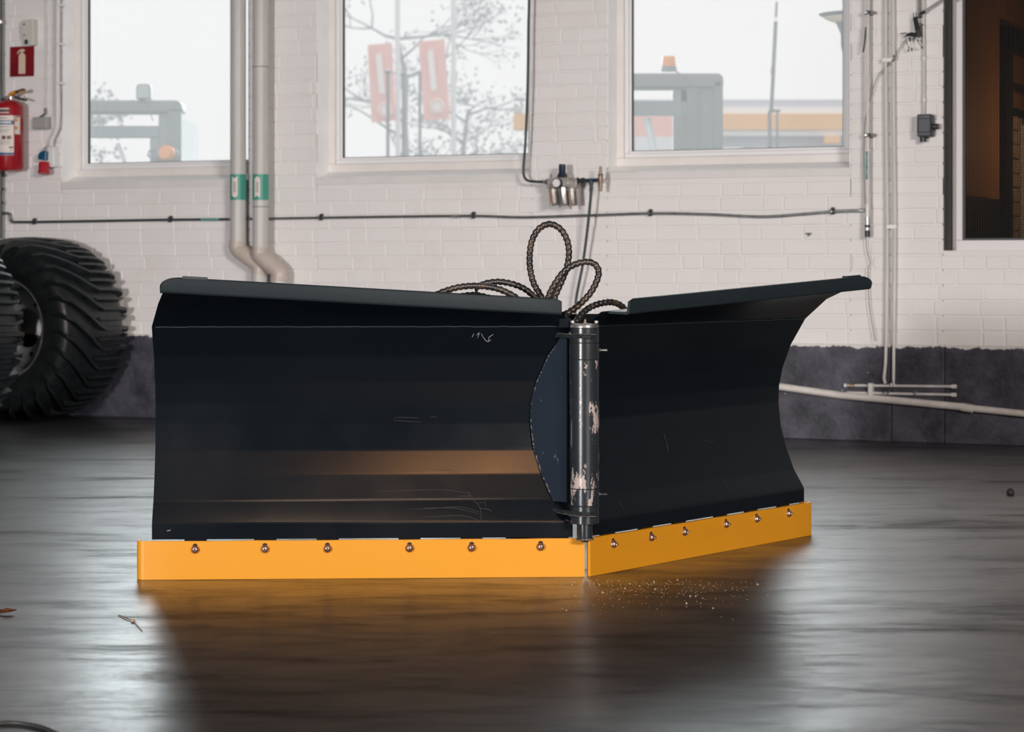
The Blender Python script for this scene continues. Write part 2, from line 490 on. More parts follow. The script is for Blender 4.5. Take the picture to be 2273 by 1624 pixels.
def glass_mat(name, haze, tint=(1, 1, 1), wire=False):
    m = bpy.data.materials.new(name); m.use_nodes = True
    nt = m.node_tree; nt.nodes.remove(nt.nodes['Principled BSDF'])
    out = nt.nodes['Material Output']
    tr = N(nt, 'ShaderNodeBsdfTransparent'); tr.inputs[0].default_value = c4(tint)
    tl = N(nt, 'ShaderNodeBsdfTranslucent'); tl.inputs[0].default_value = (.95, .95, .96, 1)
    gl = N(nt, 'ShaderNodeBsdfGlossy'); gl.inputs['Roughness'].default_value = .03
    no = N(nt, 'ShaderNodeTexNoise', Scale=1.8, Detail=5); nt.links.new(coords(nt), no.inputs['Vector'])
    r = ramp(nt, no.outputs[0], .3, (haze * .93,) * 3 + (1,), .7, (haze * 1.07,) * 3 + (1,))
    a = N(nt, 'ShaderNodeMixShader'); nt.links.new(r.outputs[0], a.inputs[0])
    nt.links.new(tr.outputs[0], a.inputs[1]); nt.links.new(tl.outputs[0], a.inputs[2])
    fr = N(nt, 'ShaderNodeFresnel'); fr.inputs[0].default_value = 1.3
    b = N(nt, 'ShaderNodeMixShader'); nt.links.new(fr.outputs[0], b.inputs[0])
    nt.links.new(a.outputs[0], b.inputs[1]); nt.links.new(gl.outputs[0], b.inputs[2])
    last = b.outputs[0]
    if wire:
        # wire mesh cast into the glass
        v = coords(nt, (80, 80, 80)); sp = nt.nodes.new('ShaderNodeSeparateXYZ'); nt.links.new(v, sp.inputs[0])
        facs = []
        for ax in (0, 2):
            fr_ = N(nt, 'ShaderNodeMath', operation='FRACT'); nt.links.new(sp.outputs[ax], fr_.inputs[0])
            ls = N(nt, 'ShaderNodeMath', operation='LESS_THAN'); ls.inputs[1].default_value = .16; nt.links.new(fr_.outputs[0], ls.inputs[0])
            facs.append(ls)
        mx = N(nt, 'ShaderNodeMath', operation='MAXIMUM'); nt.links.new(facs[0].outputs[0], mx.inputs[0]); nt.links.new(facs[1].outputs[0], mx.inputs[1])
        df = N(nt, 'ShaderNodeBsdfDiffuse'); df.inputs[0].default_value = (.03, .03, .03, 1)
        c = N(nt, 'ShaderNodeMixShader'); nt.links.new(mx.outputs[0], c.inputs[0])
        nt.links.new(last, c.inputs[1]); nt.links.new(df.outputs[0], c.inputs[2]); last = c.outputs[0]
    nt.links.new(last, out.inputs['Surface'])
    return m
M['glass'] = glass_mat('dusty_window_glass', .15)  # translucent share is an added veil that washes out the overexposed view
M['wired'] = glass_mat('wired_glass', .01, (.8, .78, .76), True)

# ================================================================= the setting
fl = MB().add([(-16, -12, 0), (14, -12, 0), (14, 20, 0), (-16, 20, 0)], [(0, 1, 2, 3)])
floor = fl.thing('floor', M['floor'], 'worn dark concrete floor with a dull gloss', kind='structure')

# -- openings in wall-frame coordinates
REV = 0.125                       # reveal depth
SILL, TOP = 1.331, 3.25
def sx(px, py=400): return W(px, py).x
OPEN = [(sx(137), sx(552), SILL, TOP), (sx(704), sx(1178), SILL, TOP), (sx(1348), sx(1887), SILL, TOP), (sx(2094), sx(2094) + 1.9, .925, 2.75)]
S0, S1, WT, ZB, ZT = -9.0, 12.5, 0.24, 0.465, 3.95
BR_TOP = 2.62                     # bricks are laid out up to here; plain painted wall above, out of the frame

def wall_cells(x0, x1, z0, z1):
    xs = sorted({x0, x1} | {v for o in OPEN for v in o[:2] if x0 < v < x1})
    zs = sorted({z0, z1} | {v for o in OPEN for v in o[2:] if z0 < v < z1})
    for i in range(len(xs) - 1):
        for j in range(len(zs) - 1):
            cx, cz = (xs[i] + xs[i + 1]) / 2, (zs[j] + zs[j + 1]) / 2
            if not any(o[0] < cx < o[1] and o[2] < cz < o[3] for o in OPEN):
                yield xs[i], xs[i + 1], zs[j], zs[j + 1]

wb = MB()
for x0, x1, z0, z1 in wall_cells(S0, S1, 0, BR_TOP):
    e = .004                      # joints lie back from the brick faces, at the reveals too
    lo = x0 + (e if any(abs(x0 - o[1]) < 1e-6 for o in OPEN) else 0)
    hi = x1 - (e if any(abs(x1 - o[0]) < 1e-6 for o in OPEN) else 0)
    wb.box(lo, hi, .003, WT, z0, z1)
for x0, x1, z0, z1 in wall_cells(S0, S1, BR_TOP, ZT):
    wb.box(x0, x1, 0, WT, z0, z1)
wall = wb.thing('wall_back', M['mortar'], 'white painted brick wall with three tall windows', frame='W', kind='structure', smooth=0)

# bricks
CH, BL, HL, JT = 0.0733, 0.2215, 0.1085, 0.008
def brick_mesh(L, Hh, name='brick', r=.0032):
    y1 = .105
    x, z = L / 2, Hh / 2
    vs_ = [(-x, y1, -z), (x, y1, -z), (x, y1, z), (-x, y1, z),
           (-x, r, -z), (x, r, -z), (x, r, z), (-x, r, z),
           (-x + r, 0, -z + r), (x - r, 0, -z + r), (x - r, 0, z - r), (-x + r, 0, z - r)]
    fs = [(8, 9, 10, 11)]
    for a in range(4):
        b = (a + 1) % 4
        fs += [(4 + a, 4 + b, 8 + b, 8 + a), (a, b, 4 + b, 4 + a)]
    return vs_, fs
pieces = []
row = 0
z = ZB
BAND = [(o[0], o[1], o[2] - .038, o[2]) for o in OPEN[:3]]
while z + CH <= BR_TOP + .01:
    rnd = random.Random(row * 13 + 5)
    x = -4.05 + (0.11 if row % 2 else 0) + rnd.uniform(-.02, .02)
    while x < 3.35:
        L = BL if rnd.random() < .74 else HL
        a, b = x, x + L
        x += L
        za, zb = z + JT / 2, z + CH - JT / 2
        segs = [(a + JT / 2, b - JT / 2)]
        for o in OPEN + BAND:
            if zb > o[2] + .012 and za < o[3] - .012:
                ns = []
                for s in segs:
                    if s[1] <= o[0] or s[0] >= o[1]: ns.append(s); continue
                    if s[0] < o[0] - .012: ns.append((s[0], o[0]))
                    if s[1] > o[1] + .012: ns.append((o[1], s[1]))
                segs = ns
        for s in segs:
            if s[1] - s[0] > .02:
                zz0, zz1 = za, zb
                for o in OPEN + BAND:          # courses cut level with a sill or its band
                    if s[0] < o[1] - .005 and s[1] > o[0] + .005:
                        if zz0 < o[2] < zz1: zz1 = o[2]
                        if zz0 < o[3] < zz1: zz0 = o[3]
                if zz1 - zz0 > .012: pieces.append((s[0], s[1], zz0, zz1))
    z += CH; row += 1

def proj_w(x, z):
    p = WM @ Vector((x, 0, z))
    return CX + FPX * p.x / p.y, HOR - FPX * (p.z - HC) / p.y, p.y
def in_view(p):
    a = proj_w(p[0], p[2]); b = proj_w(p[1], p[3])
    ok = b[0] > 0 and a[0] < 2273 and a[1] > 0
    if b[1] > 615 and 345 < (a[0] + b[0]) / 2 < 1720: ok = False      # hidden by the plough
    if a[1] > 560 and b[0] < 150: ok = False                            # hidden by the tyre
    return ok, abs((b[0] - a[0]) * (a[1] - b[1]))
vis = [(in_view(p)[1], p) for p in pieces if in_view(p)[0]]
vis.sort(key=lambda t: -t[0])
single = [p for _, p in vis[:300]]
sset = set(single)
rest = MB()
cache = {}
for p in pieces:
    L, Hh = p[1] - p[0], p[3] - p[2]
    org = Vector(((p[0] + p[1]) / 2, -random.uniform(0, .0012), (p[2] + p[3]) / 2))
    if p in sset:
        key = (round(L, 3), round(Hh, 3))
        if key not in cache:
            vs_, fs = brick_mesh(L, Hh)
            me = bpy.data.meshes.new('brick'); me.from_pydata([Vector(v) for v in vs_], [], fs); me.materials.append(M['brick'])
            cache[key] = me
        o = bpy.data.objects.new('brick', cache[key]); COL.objects.link(o)
        o.parent = wall
        o.location = org
        o.rotation_euler = (random.uniform(-.006, .006), 0, random.uniform(-.003, .003))
    else:
        vs_, fs = brick_mesh(L, Hh)
        rest.add([Vector(v) + org for v in vs_], fs)
rest.part('brick', M['brick'], wall, smooth=0, kind='stuff')

# smooth rendered bands under the sills
for o in BAND:
    MB().box(o[0] - .01, o[1] + .01, -.002, .1, o[2], o[3]).part('sill_band', M['plaster'], wall, bevel=.002)

# dark plinth, in blocks with open joints
pl = root('baseboard_back', 'dark blue-grey painted plinth along the foot of the brick wall', None, 'W', kind='structure')
xs = [S0, -3.42, -1.2, .6, 2.02, 2.28, 3.4, S1]
for a, b in zip(xs[:-1], xs[1:]):
    MB().box(a + .001, b - .001, -.010 - random.uniform(0, .004), .1, 0, ZB + .006).part('plinth_block', M['plinth'], pl, bevel=.004)

# other walls of the hall (out of frame) and the ceiling
def wall_slab(name, x0, x1, y0, y1, z0, z1, mat, label):
    return MB().box(x0, x1, y0, y1, z0, z1).thing(name, mat, label, frame='W', kind='structure', smooth=0)
wall_slab('wall_left', S0 - .2, S0, -19, WT, 0, ZT, M['roomwall'], 'grey side wall on the left of the hall')
wall_slab('wall_right', S1, S1 + .2, -19, WT, 0, ZT, M['roomwall'], 'grey side wall on the right of the hall')
wall_slab('wall_front', S0, S1, -19.2, -19, 0, ZT, M['roomwall'], 'grey wall behind the camera')
wall_slab('ceiling', S0 - .2, S1 + .2, -19.2, WT, ZT, ZT + .15, M['ceil'], 'plain hall ceiling')

rd = root('door_2', 'dark roller door in the brick wall right of the inner window', None, 'W', (7.0, 0, 0), kind='structure')  # made-up panel out of view, darkens what the right wing reflects
for k in range(19):
    MB().box(4.75, 9.6, -.03, -.004, k * .2, k * .2 + .195).part('slat', M['galvslat'], rd, smooth=0, bevel=.006)

# -- windows 1..3
def ring(mb, x0, x1, z0, z1, w, y0, y1):
    mb.box(x0, x1, y0, y1, z0, z0 + w); mb.box(x0, x1, y0, y1, z1 - w, z1)
    mb.box(x0, x0 + w, y0, y1, z0 + w, z1 - w); mb.box(x1 - w, x1, y0, y1, z0 + w, z1 - w)
    return mb
WLAB = ['white framed window on the left behind the two grey pipes', 'white framed window in the middle with flags outside', 'white framed window with an orange beacon outside']
for i, (x0, x1, z0, z1) in enumerate(OPEN[:3]):
    wr = root('window_%d' % (i + 1), WLAB[i], None, 'W', ((x0 + x1) / 2, 0, z0), kind='structure')
    zf = z0 + .036
    # sloped sill
    MB().add([(x0, 0, z0 - .001), (x1, 0, z0 - .001), (x1, REV, zf), (x0, REV, zf), (x0, 0, z0 - .02), (x1, 0, z0 - .02), (x1, REV, z0 - .02), (x0, REV, z0 - .02)],
             [(0, 1, 2, 3), (4, 7, 6, 5), (0, 4, 5, 1), (1, 5, 6, 2), (2, 6, 7, 3), (3, 7, 4, 0)]).part('sill', M['sillpaint'], wr, smooth=0)
    fr = ring(MB(), x0, x1, zf, z1, .042, REV, REV + .07).part('frame', M['frame'], wr, smooth=0, bevel=.003)
    sa = ring(MB(), x0 + .042, x1 - .042, zf + .042, z1 - .042, .022, REV + .008, REV + .06).part('sash', M['sash'], wr, smooth=0, bevel=.004)
    ring(MB(), x0 + .064, x1 - .064, zf + .064, z1 - .064, .013, REV + .018, REV + .052).part('glazing_bead', M['sash'], sa, smooth=0, bevel=.003)
    ring(MB(), x0 + .077, x1 - .077, zf + .077, z1 - .077, .003, REV + .024, REV + .046).part('gasket', M['gasket'], sa, smooth=0)
    MB().box(x0 + .076, x1 - .076, REV + .034, REV + .038, zf + .076, z1 - .076).part('pane', M['glass'], wr, smooth=0)
    MB().box(x0 - .0005, x0 + .004, .003, REV, z0, z1).part('reveal_lining', M['sillpaint'], wr, smooth=0)
    MB().box(x1 - .004, x1 + .0005, .003, REV, z0, z1).part('reveal_lining', M['sillpaint'], wr, smooth=0)
    # head of the reveal
    MB().box(x0, x1, .01, REV, z1 - .02, z1).part('lintel', M['sillpaint'], wr, smooth=0)

# -- window 4: dark room behind wired glass
x0, x1, z0, z1 = OPEN[3]
R4 = .17
w4 = root('window_4', 'white framed inner window with wired glass and a dark room behind', None, 'W', ((x0 + x1) / 2, 0, z0), kind='structure')
ring(MB(), x0, x1, z0, z1, .052, R4, R4 + .06).part('frame', M['w4frame'], w4, smooth=0, bevel=.003)
ring(MB(), x0 + .052, x1 - .052, z0 + .052, z1 - .052, .01, R4 + .016, R4 + .05).part('gasket', M['gasket'], w4, smooth=0)
MB().box(x0 + .05, x1 - .05, R4 + .03, R4 + .036, z0 + .05, z1 - .05).part('pane', M['wired'], w4, smooth=0)
MB().box(x0 + .008, x0 + .018, R4 - .012, R4 + .0, z0 + .01, z1).part('sealant', M['whitebox'], w4, smooth=0)
MB().box(x0 + .0005, x0 + .006, .004, .075, z0, z1).part('reveal_lining', M['reveal'], w4, smooth=0)  # left reveal: dark grey in front, near-black strip deeper in
MB().box(x0 + .0005, x0 + .005, .078, R4, z0, z1).part('reveal_gap', M['gasket'], w4, smooth=0)
# room behind
xs4 = x0 + .02
room = root('wall_side_room', 'ochre wall of the dark room behind the inner window', None, 'W', (xs4, WT, 0), kind='structure')
zw = 1.203
MB().box(xs4 - .1, xs4, WT, WT + 1.2, zw, 3.0).part('wall_panel', M['ochre'], room, smooth=0)
MB().box(xs4 - .1, xs4 + .006, WT, WT + 3.2, 0, zw).part('wainscot', M['wains'], room, smooth=0)
MB().box(xs4 - .1, xs4, WT + 1.2, WT + 3.2, 2.2, 3.0).part('wall_panel', M['ochre'], room, smooth=0)
MB().box(xs4 - .1, xs4 + 3.0, WT + 3.2, WT + 3.3, 0, 3.0).part('wall_panel', M['wains'], room, smooth=0)
MB().box(xs4 + 3.0, xs4 + 3.1, WT, WT + 3.3, 0, 3.0).part('wall_panel', M['wains'], room, smooth=0)
MB().box(xs4 - .1, xs4 + 3.1, WT, WT + 3.3, 2.9, 3.0).part('ceiling_panel', M['wains'], room, smooth=0)
dr = root('door_1', 'dark framed glazed door in the side room', None, 'W', (xs4, WT + 1.2, 0), kind='structure')
d0, d1 = WT + .93, WT + 2.0
mb = MB()
mb.box(xs4, xs4 + .04, d0, d0 + .16, 0, 2.12); mb.box(xs4, xs4 + .04, d1 - .1, d1, 0, 2.12)
mb.box(xs4, xs4 + .04, d0, d1, 2.0, 2.12); mb.box(xs4, xs4 + .035, d0, d1, 1.80, 1.83); mb.box(xs4, xs4 + .035, d0, d1, 1.66, 1.70)
mb.part('frame', M['darkframe'], dr, smooth=0)
MB().box(xs4 - .12, xs4 - .002, WT + 1.2, WT + 3.2, 1.2, 2.25).part('backing_panel', M['ochre'], dr, smooth=0)
MB().box(xs4 + .002, xs4 + .012, d0 + .1, d1 - .1, 0, 1.66).part('pane', M['cabglass'], dr, smooth=0)
for r_ in range(12):
    zz = .74 + r_ * .077
    MB().box(xs4 + .013, xs4 + .03, d0 + .165, d0 + .43, zz, zz + .068).part('brick', M['tanbrick'], dr, smooth=0)
MB().box(xs4 + .013, xs4 + .036, d0 + .43, d0 + .5, .6, 1.62).part('blind_strip', M['whitebox'], dr, smooth=0)
pd = bpy.data.lights.new('side_room_lamp', 'POINT'); pd.energy = 7.0; pd.color = (1, .62, .33); pd.shadow_soft_size = .08
po = bpy.data.objects.new('side_room_lamp', pd); COL.objects.link(po); po.location = WM @ Vector((xs4 + .55, WT + .95, 1.55))

# yard outside
MB().add([(-60, 14.5, -.05), (60, 14.5, -.05), (60, 140, -.05), (-60, 140, -.05)], [(0, 1, 2, 3)]).thing('ground', M['asphalt'], 'asphalt yard outside the windows', kind='structure')

# ================================================================= the plough
D = 6.15
HX = (1300.5 - CX) / FPX * D
DR, NR = (.609, .793), (.793, -.609)            # right wing: along, front normal
DL, NL = (-.9987, -.05), (.05, -.9987)          # left wing
def RW(l, w, z): return Vector((HX + DR[0] * l + NR[0] * w, D + DR[1] * l + NR[1] * w, z))
def LW(l, w, z): return Vector((HX + DL[0] * l + NL[0] * w, D + DL[1] * l + NL[1] * w, z))
PROF = [(0.0, .1075), (0.0, .150), (-.037, .208), (-.065, .275), (-.085, .342), (-.093, .414), (-.091, .470), (-.078, .527), (-.048, .600), (.004, .682)]
def wz(z):
    for (w0, z0_), (w1, z1_) in zip(PROF[:-1], PROF[1:]):
        if z0_ <= z <= z1_: return w0 + (w1 - w0) * (z - z0_) / (z1_ - z0_)
    return 0.0
def l_of(px, w, side):
    k = (px - CX) / FPX
    d_, n_ = (DR, NR) if side else (DL, NL)
    return (HX + n_[0] * w - k * (D + n_[1] * w)) / (k * d_[1] - d_[0])
def surf(px, py, side, off=0.0):
    """pixel -> point on the mouldboard face"""
    z = .4
    fn = RW if side else LW
    for _ in range(12):
        w = wz(z) + off; l = l_of(px, w, side); p = fn(l, w, z)
        z = HC - (py - HOR) / FPX * p.y
    w = wz(z) + off
    return fn(l_of(px, w, side), w, z)

plow = root('snow_plow', 'black V-shaped snow plough with yellow cutting edges standing on the concrete floor', 'snow plow', None, (HX, D, 0))
LE = 1.177
def bend_profile(r=.006, k=4):
    """profile with small bend radii at the folds"""
    out = [PROF[0]]
    for a, b, c in zip(PROF[:-2], PROF[1:-1], PROF[2:]):
        va, vb = Vector(a), Vector(b); vc = Vector(c)
        d1, d2 = (va - vb).normalized(), (vc - vb).normalized()
        p0, p2 = vb + d1 * r, vb + d2 * r
        for i in range(k + 1):
            t = i / k
            q = p0 * (1 - t) ** 2 + vb * 2 * t * (1 - t) + p2 * t * t
            out.append((q.x, q.y))
    out.append(PROF[-1])
    return out
BP = bend_profile()
for fn, nm, lab in ((LW, 'mouldboard', 'left black mouldboard with horizontal folds'), (RW, 'mouldboard', 'right black mouldboard with horizontal folds')):
    rows, back = [], []
    for w, z in BP:
        rows.append([fn(.036 + (LE - .036) * i / 6, w, z) for i in range(7)])
        back.append([fn(.036 + (LE - .036) * i / 6, w - .005, z) for i in range(7)])
    mbo = MB().sheet(rows, back).part('mouldboard', M['plow'], plow, smooth=24, label=lab)
    # upper flared sheet, higher towards the outer end
    IN = [(.004, .682), (.032, .706), (.056, .720)]
    OUT = [(.004, .682), (.096, .745), (.194, .781)]
    OL = [LE, 1.150, 1.125]
    l0 = .06 if fn is LW else .0
    rows, back = [], []
    for k in range(3):
        a, b = [], []
        for i in range(9):
            t = i / 8
            l = l0 + (OL[k] - l0) * t
            w = IN[k][0] + (OUT[k][0] - IN[k][0]) * t; z = IN[k][1] + (OUT[k][1] - IN[k][1]) * t
            a.append(fn(l, w, z)); b.append(fn(l, w - .004, z + .003))
        rows.append(a); back.append(b)
    MB().sheet(rows, back).part('upper_sheet', M['plow'], mbo, smooth=20)
    # weld line along the fold
    pts = [fn(.04 + (LE - .05) * i / 60, .0065 + random.uniform(-.0008, .0008), .682 + random.uniform(-.0008, .0008)) for i in range(61)]
    MB().tube(pts, .0016, 6).part('weld_seam', M['plowedge'], mbo)
    # stiffening ribs and box beam on the back
    for l in (.22, .62, 1.02):
        poly = [fn(l, w - .005, z) for w, z in PROF] + [fn(l, -.13, .66), fn(l, -.17, .45), fn(l, -.12, .13)]
        MB().prism(poly, fn(l + .012, 0, 0) - fn(l, 0, 0)).part('rib', M['plow'], mbo, smooth=0)
    MB().hexa([fn(.1, -.19, .36), fn(1.12, -.19, .36), fn(1.12, -.12, .36), fn(.1, -.12, .36), fn(.1, -.19, .46), fn(1.12, -.19, .46), fn(1.12, -.12, .46), fn(.1, -.12, .46)]).part('back_beam', M['plow'], mbo, smooth=0)
    # top deflector: a lip bent up at the front with a rounded outer end
    ls = .075 if fn is LW else .027
    def dpt(t, part):
        l = ls + (1.128 - ls) * t
        w = .052 + (.190 - .052) * t; z = .716 + (.7775 - .716) * t
        return l, w + (.074 if part else 0), z
    sec = [(-.074, .002), (-.010, -.001), (-.003, .001), (0, .006), (.002, .036), (.0035, .0405), (-.001, .0425), (-.0055, .040), (-.0085, .010), (-.014, .007), (-.074, .009)]
    rows = []
    tt = [0, .004, .012] + [i / 10 for i in range(1, 10)] + [.955, .97, .982, .992, .998, 1.0]
    for t in tt:
        l, w, z = dpt(t, 1)
        s = 1.0
        if t > .95: s = math.sqrt(max(0.0, 1 - ((t - .95) / .05) ** 2)) * .62 + .38     # rounded outer corner
        if t < .012: s = .86 + .14 * t / .012
        r_ = []
        for dw, dz in sec:
            r_.append(fn(l, w + dw, z + (dz * s if dz > .006 else dz)))
        rows.append(r_)
    mb = MB().sheet([[r[k] for r in rows] for k in range(len(sec))] + [[r[0] for r in rows]])
    nrow = len(rows)
    b0 = len(mb.v); mb.add(rows[0], [tuple(range(len(sec)))]); mb.add(rows[-1], [tuple(range(len(sec)))])
    dfl = mb.part('top_deflector', M['plowedge'], plow, smooth=50)
    # doubled end piece on top of the deflector
    la, lb = (.885, .945)
    p = [dpt(la, 1), dpt(lb, 1)]
    q = []
    for zz in (.040, .047):
        for (l, w, z), ww in ((p[0], .0038), (p[1], .0038), (p[1], -.014), (p[0], -.014)):
            q.append(fn(l, w + ww, z + zz))
    MB().hexa(q).part('end_cap', M['plowedge'], dfl, smooth=0)

# yellow cutting edges
def blade(fn, name_label, bolts, side):
    L0, L1, zb, zt = .0045, 1.218, .0005, .1045
    ws, th = .012, .012
    n = 12
    outline = [(L0 + (L1 - .022 - L0) * i / n, ws) for i in range(n + 1)]
    for i in range(1, 7):                      # the outer end is bent back
        a = i / 6 * math.pi / 2
        outline.append((L1 - .022 + .022 * math.sin(a), ws - .022 * (1 - math.cos(a))))
    outline.append((L1, ws - .05))
    inner = []
    for i, (l, w) in enumerate(outline):
        if i <= n: inner.append((l, w - th))
        else: inner.append((min(l, L1) - th * .7, w - th * .7 if i < len(outline) - 1 else w))
    wob = lambda l: .0007 * math.sin(l * 23) + .0005 * math.sin(l * 61 + 1)
    rows = [[fn(l, w, zb) for l, w in outline], [fn(l, w, zt + wob(l)) for l, w in outline]]
    back = [[fn(l, w, zb) for l, w in inner], [fn(l, w, zt + wob(l)) for l, w in inner]]
    b = MB().sheet(rows, back).part('cutting_edge', M['yellow'], plow, smooth=40, label=name_label)
    nrm = Vector((fn(0, 1, 0) - fn(0, 0, 0))).normalized()
    for i, (px, py) in enumerate(bolts):
        l = l_of(px, ws, side); p0 = fn(l, ws, 0); z = HC - (py - HOR) / FPX * p0.y
        c = fn(l, ws, z)
        bo = MB().lathe(c - nrm * .0005, nrm, [(.0, .0118), (.004, .0114), (.0078, .0095), (.0105, .006), (.0118, .002), (.0118, 0)], 18).part('bolt_head', M['bolt'], b, smooth=60)
        MB().lathe(c, nrm, [(.0, .0165), (.0035, .0165), (.0042, .015), (.0042, .009)], 6).part('hex_stub', M['bolt'], b, smooth=30)
        # slotted hole above the bolt
        sl = []
        tan = Vector((fn(1, 0, 0) - fn(0, 0, 0))).normalized()
        for k in range(16):
            a = 2 * math.pi * k / 16
            sl.append(c + nrm * .0003 + tan * (.0072 * math.cos(a)) + Vector((0, 0, .0088 + .0072 * math.sin(a))))
        MB().prism(sl, -nrm * .004).part('slot', M['black'], b, smooth=0)
        # carrier tab behind the edge
        t0, t1 = fn(l - .03, -.002, .06), fn(l + .03, -.002, .06)
        MB().hexa([t0 - nrm * .012, t1 - nrm * .012, t1, t0, *(p + Vector((0, 0, .085)) for p in (t0 - nrm * .012, t1 - nrm * .012, t1, t0))]).part('carrier_tab', M['plow'], b, smooth=0)
    return b
blade(LW, 'left bright yellow cutting edge', [(433, 1219), (588, 1218), (727, 1217), (909, 1216), (1047, 1215), (1200, 1213)], 0)
blade(RW, 'right orange-yellow cutting edge', [(1361, 1207), (1445, 1192), (1519, 1180), (1611, 1163), (1679, 1151), (1750, 1139)], 1)

# hinge post
hc = Vector(((1298 - CX) / FPX * 6.11, 6.11, 0))
def hz(py): return HC - (py - HOR) / FPX * 6.11
def hp(py, dx=0, dy=0): return Vector((hc.x + dx, hc.y + dy, hz(py)))
hinge = MB().cyl(hp(1082), hp(798.2), .0388, n=40).part('hinge_post', M['hinge'], plow, label='worn steel hinge post between the two wings')
MB().cyl(hp(796), hp(761.2), .0390, n=40).part('hinge_knuckle', M['hinge2'], hinge)
MB().cyl(hp(759), hp(728), .0390, n=40).part('hinge_knuckle', M['hinge2'], hinge)
MB().cyl(hp(1119.5), hp(1084.2), .0388, n=40).part('hinge_knuckle', M['hinge'], hinge)
MB().cyl(hp(1160), hp(1121.8), .0388, n=40).part('hinge_knuckle', M['hinge2'], hinge)
MB().cyl(hp(1161), hp(726), .036, n=32).part('hinge_core', M['black'], hinge)
MB().lathe(hp(726.5), (0, 0, 1), [(.0, .0105), (.030, .0105), (.0372, .0088), (.0385, .006), (.0385, 0.0), (0, 0)], 40).part('hinge_cap', M['galv'], hinge)
for a in (-.033, .031):
    MB().lathe(hp(717, a, -.006), (0, 0, 1), [(0, .007), (.0052, .007), (.006, .005), (.006, 0)], 6).part('cap_bolt', M['zinc'], hinge)
MB().lathe(hp(717, 0.0, -.03), (0, 0, 1), [(0, .012), (.0025, .0115), (.0035, .008), (.0035, .004), (.005, .003), (.005, 0)], 10).part('grease_nipple', M['brass'], hinge)
MB().lathe(hp(1197), (0, 0, 1), [(0, -.006), (.010, -.006), (.0135, -.002), (.0205, .002), (.0215, .007), (.0215, .055)], 32).part('hinge_pin', M['hinge2'], hinge)
bead = [hp(1196, .0218 * math.cos(a), .0218 * math.sin(a)) + Vector((0, 0, random.uniform(-.0012, .0012))) for a in [2 * math.pi * i / 40 for i in range(41)]]
MB().tube(bead, .0026, 6).part('pin_weld', M['weld'], hinge)
for py, m in ((777, 'galv'), (1097, 'clip')):
    q = hp(py, .036, .004)
    MB().cyl(q, q + Vector((.025, .004, 0)), .0032, n=10).part('grease_stub', M[m], hinge)
    MB().cyl(q, q + Vector((.006, .001, 0)), .0055, n=8).part('grease_stub_nut', M['galvdark'], hinge)
for py in (760, 797, 1083, 1120.5):
    MB().tube([hp(py, .0387 * math.cos(a), .0387 * math.sin(a)) for a in [2 * math.pi * i / 40 for i in range(41)]], .0011, 6).part('seam_ring', M['black'], hinge)
# curved gusset between the post and the left mouldboard
gz = [.203, .235, .27, .31, .342, .378, .414, .47, .527, .565, .60, .63, .649]
fr_, bk_ = [], []
for z in gz:
    w = wz(z)
    fr_.append(LW(.0478, .0, z)); bk_.append(LW(.050 - 1.02 * (w + .002), w + .002, z))
tn = Vector((-.70, -.72, 0)) * .007
rows = [[f_, f_.lerp(b_, .5), b_] for f_, b_ in zip(fr_, bk_)]
MB().sheet([[p + tn for p in r] for r in rows], rows).part('gusset', M['gusset'], plow, smooth=0, label='dark curved gusset plate beside the hinge post')
pts = []
for z in [.203 + (.649 - .203) * i / 90 for i in range(91)]:
    w = wz(z); pts.append(LW(.050 - 1.02 * (w + .004), w + .004, z) + tn * .7 + Vector((random.uniform(-.0012, .0012), random.uniform(-.0012, .0012), 0)))
MB().tube(pts, [.0022 + random.uniform(-.0006, .0011) for _ in pts], 7).part('gusset_weld', M['weld'], plow)
# the same gusset on the right wing, mostly behind the post
rows = []
for z in gz:
    w = wz(z); rows.append([RW(.0478, .0, z), RW(.050 - 1.02 * (w + .002), w + .002, z)])
MB().sheet(rows, [[p + Vector((.006, -.002, 0)) for p in r] for r in rows]).part('gusset', M['gusset'], plow, smooth=0)
MB().box(HX - .045, HX + .035, 6.165, 6.18, .15, .66).part('hinge_backing', M['plow'], plow, smooth=0)  # added plate that blocks window light leaking past the post
# hinge lugs of the left wing
for py, t_, m, wd in ((750, .0115, 'hinge2', -.046), (1141, .011, 'hinge2', -.042)):
    z = hz(py)
    outl = [LW(.105, -.05 if py < 900 else -.04, z), LW(.078, -.004, z), LW(.066, .024, z), LW(.04, .062, z), LW(.018, .085, z), LW(-.004, .088, z), LW(-.02, .07, z), LW(-.012, .02, z), LW(.03, -.06, z)]
    MB().prism(outl, (0, 0, t_)).part('hinge_lug', M[m], plow, smooth=0, bevel=.0012)
    ring_ = [LW(.078 - .098 * s, -.004 + .1 * math.sin(s * math.pi * .62), z + (t_ if py < 900 else 0)) for s in [i / 24 for i in range(25)]]
    MB().tube([p + Vector((0, 0, random.uniform(-.0008, .0008))) for p in ring_], .0014, 6).part('lug_weld', M['weld'], plow)
# wedge webs above the upper lug and under the lower one
za, zb_ = hz(743), hz(722)
MB().add([LW(.055, .025, za), LW(.052, .035, za), LW(.02, .04, za), LW(.02, .03, za), LW(.028, .028, zb_), LW(.026, .036, zb_), LW(.02, .04, zb_), LW(.02, .03, zb_)],
         [(0, 3, 2, 1), (4, 5, 6, 7), (0, 1, 5, 4), (1, 2, 6, 5), (2, 3, 7, 6), (3, 0, 4, 7)]).part('web', M['zinc'], plow, smooth=0)
za, zb_ = hz(1137), hz(1158)
MB().hexa([LW(.036, .01, zb_), LW(.033, .03, zb_), LW(.015, .03, zb_), LW(.015, .01, zb_), LW(.062, .005, za), LW(.058, .03, za), LW(.015, .03, za), LW(.015, .005, za)]).part('web', M['gusset'], plow, smooth=0)
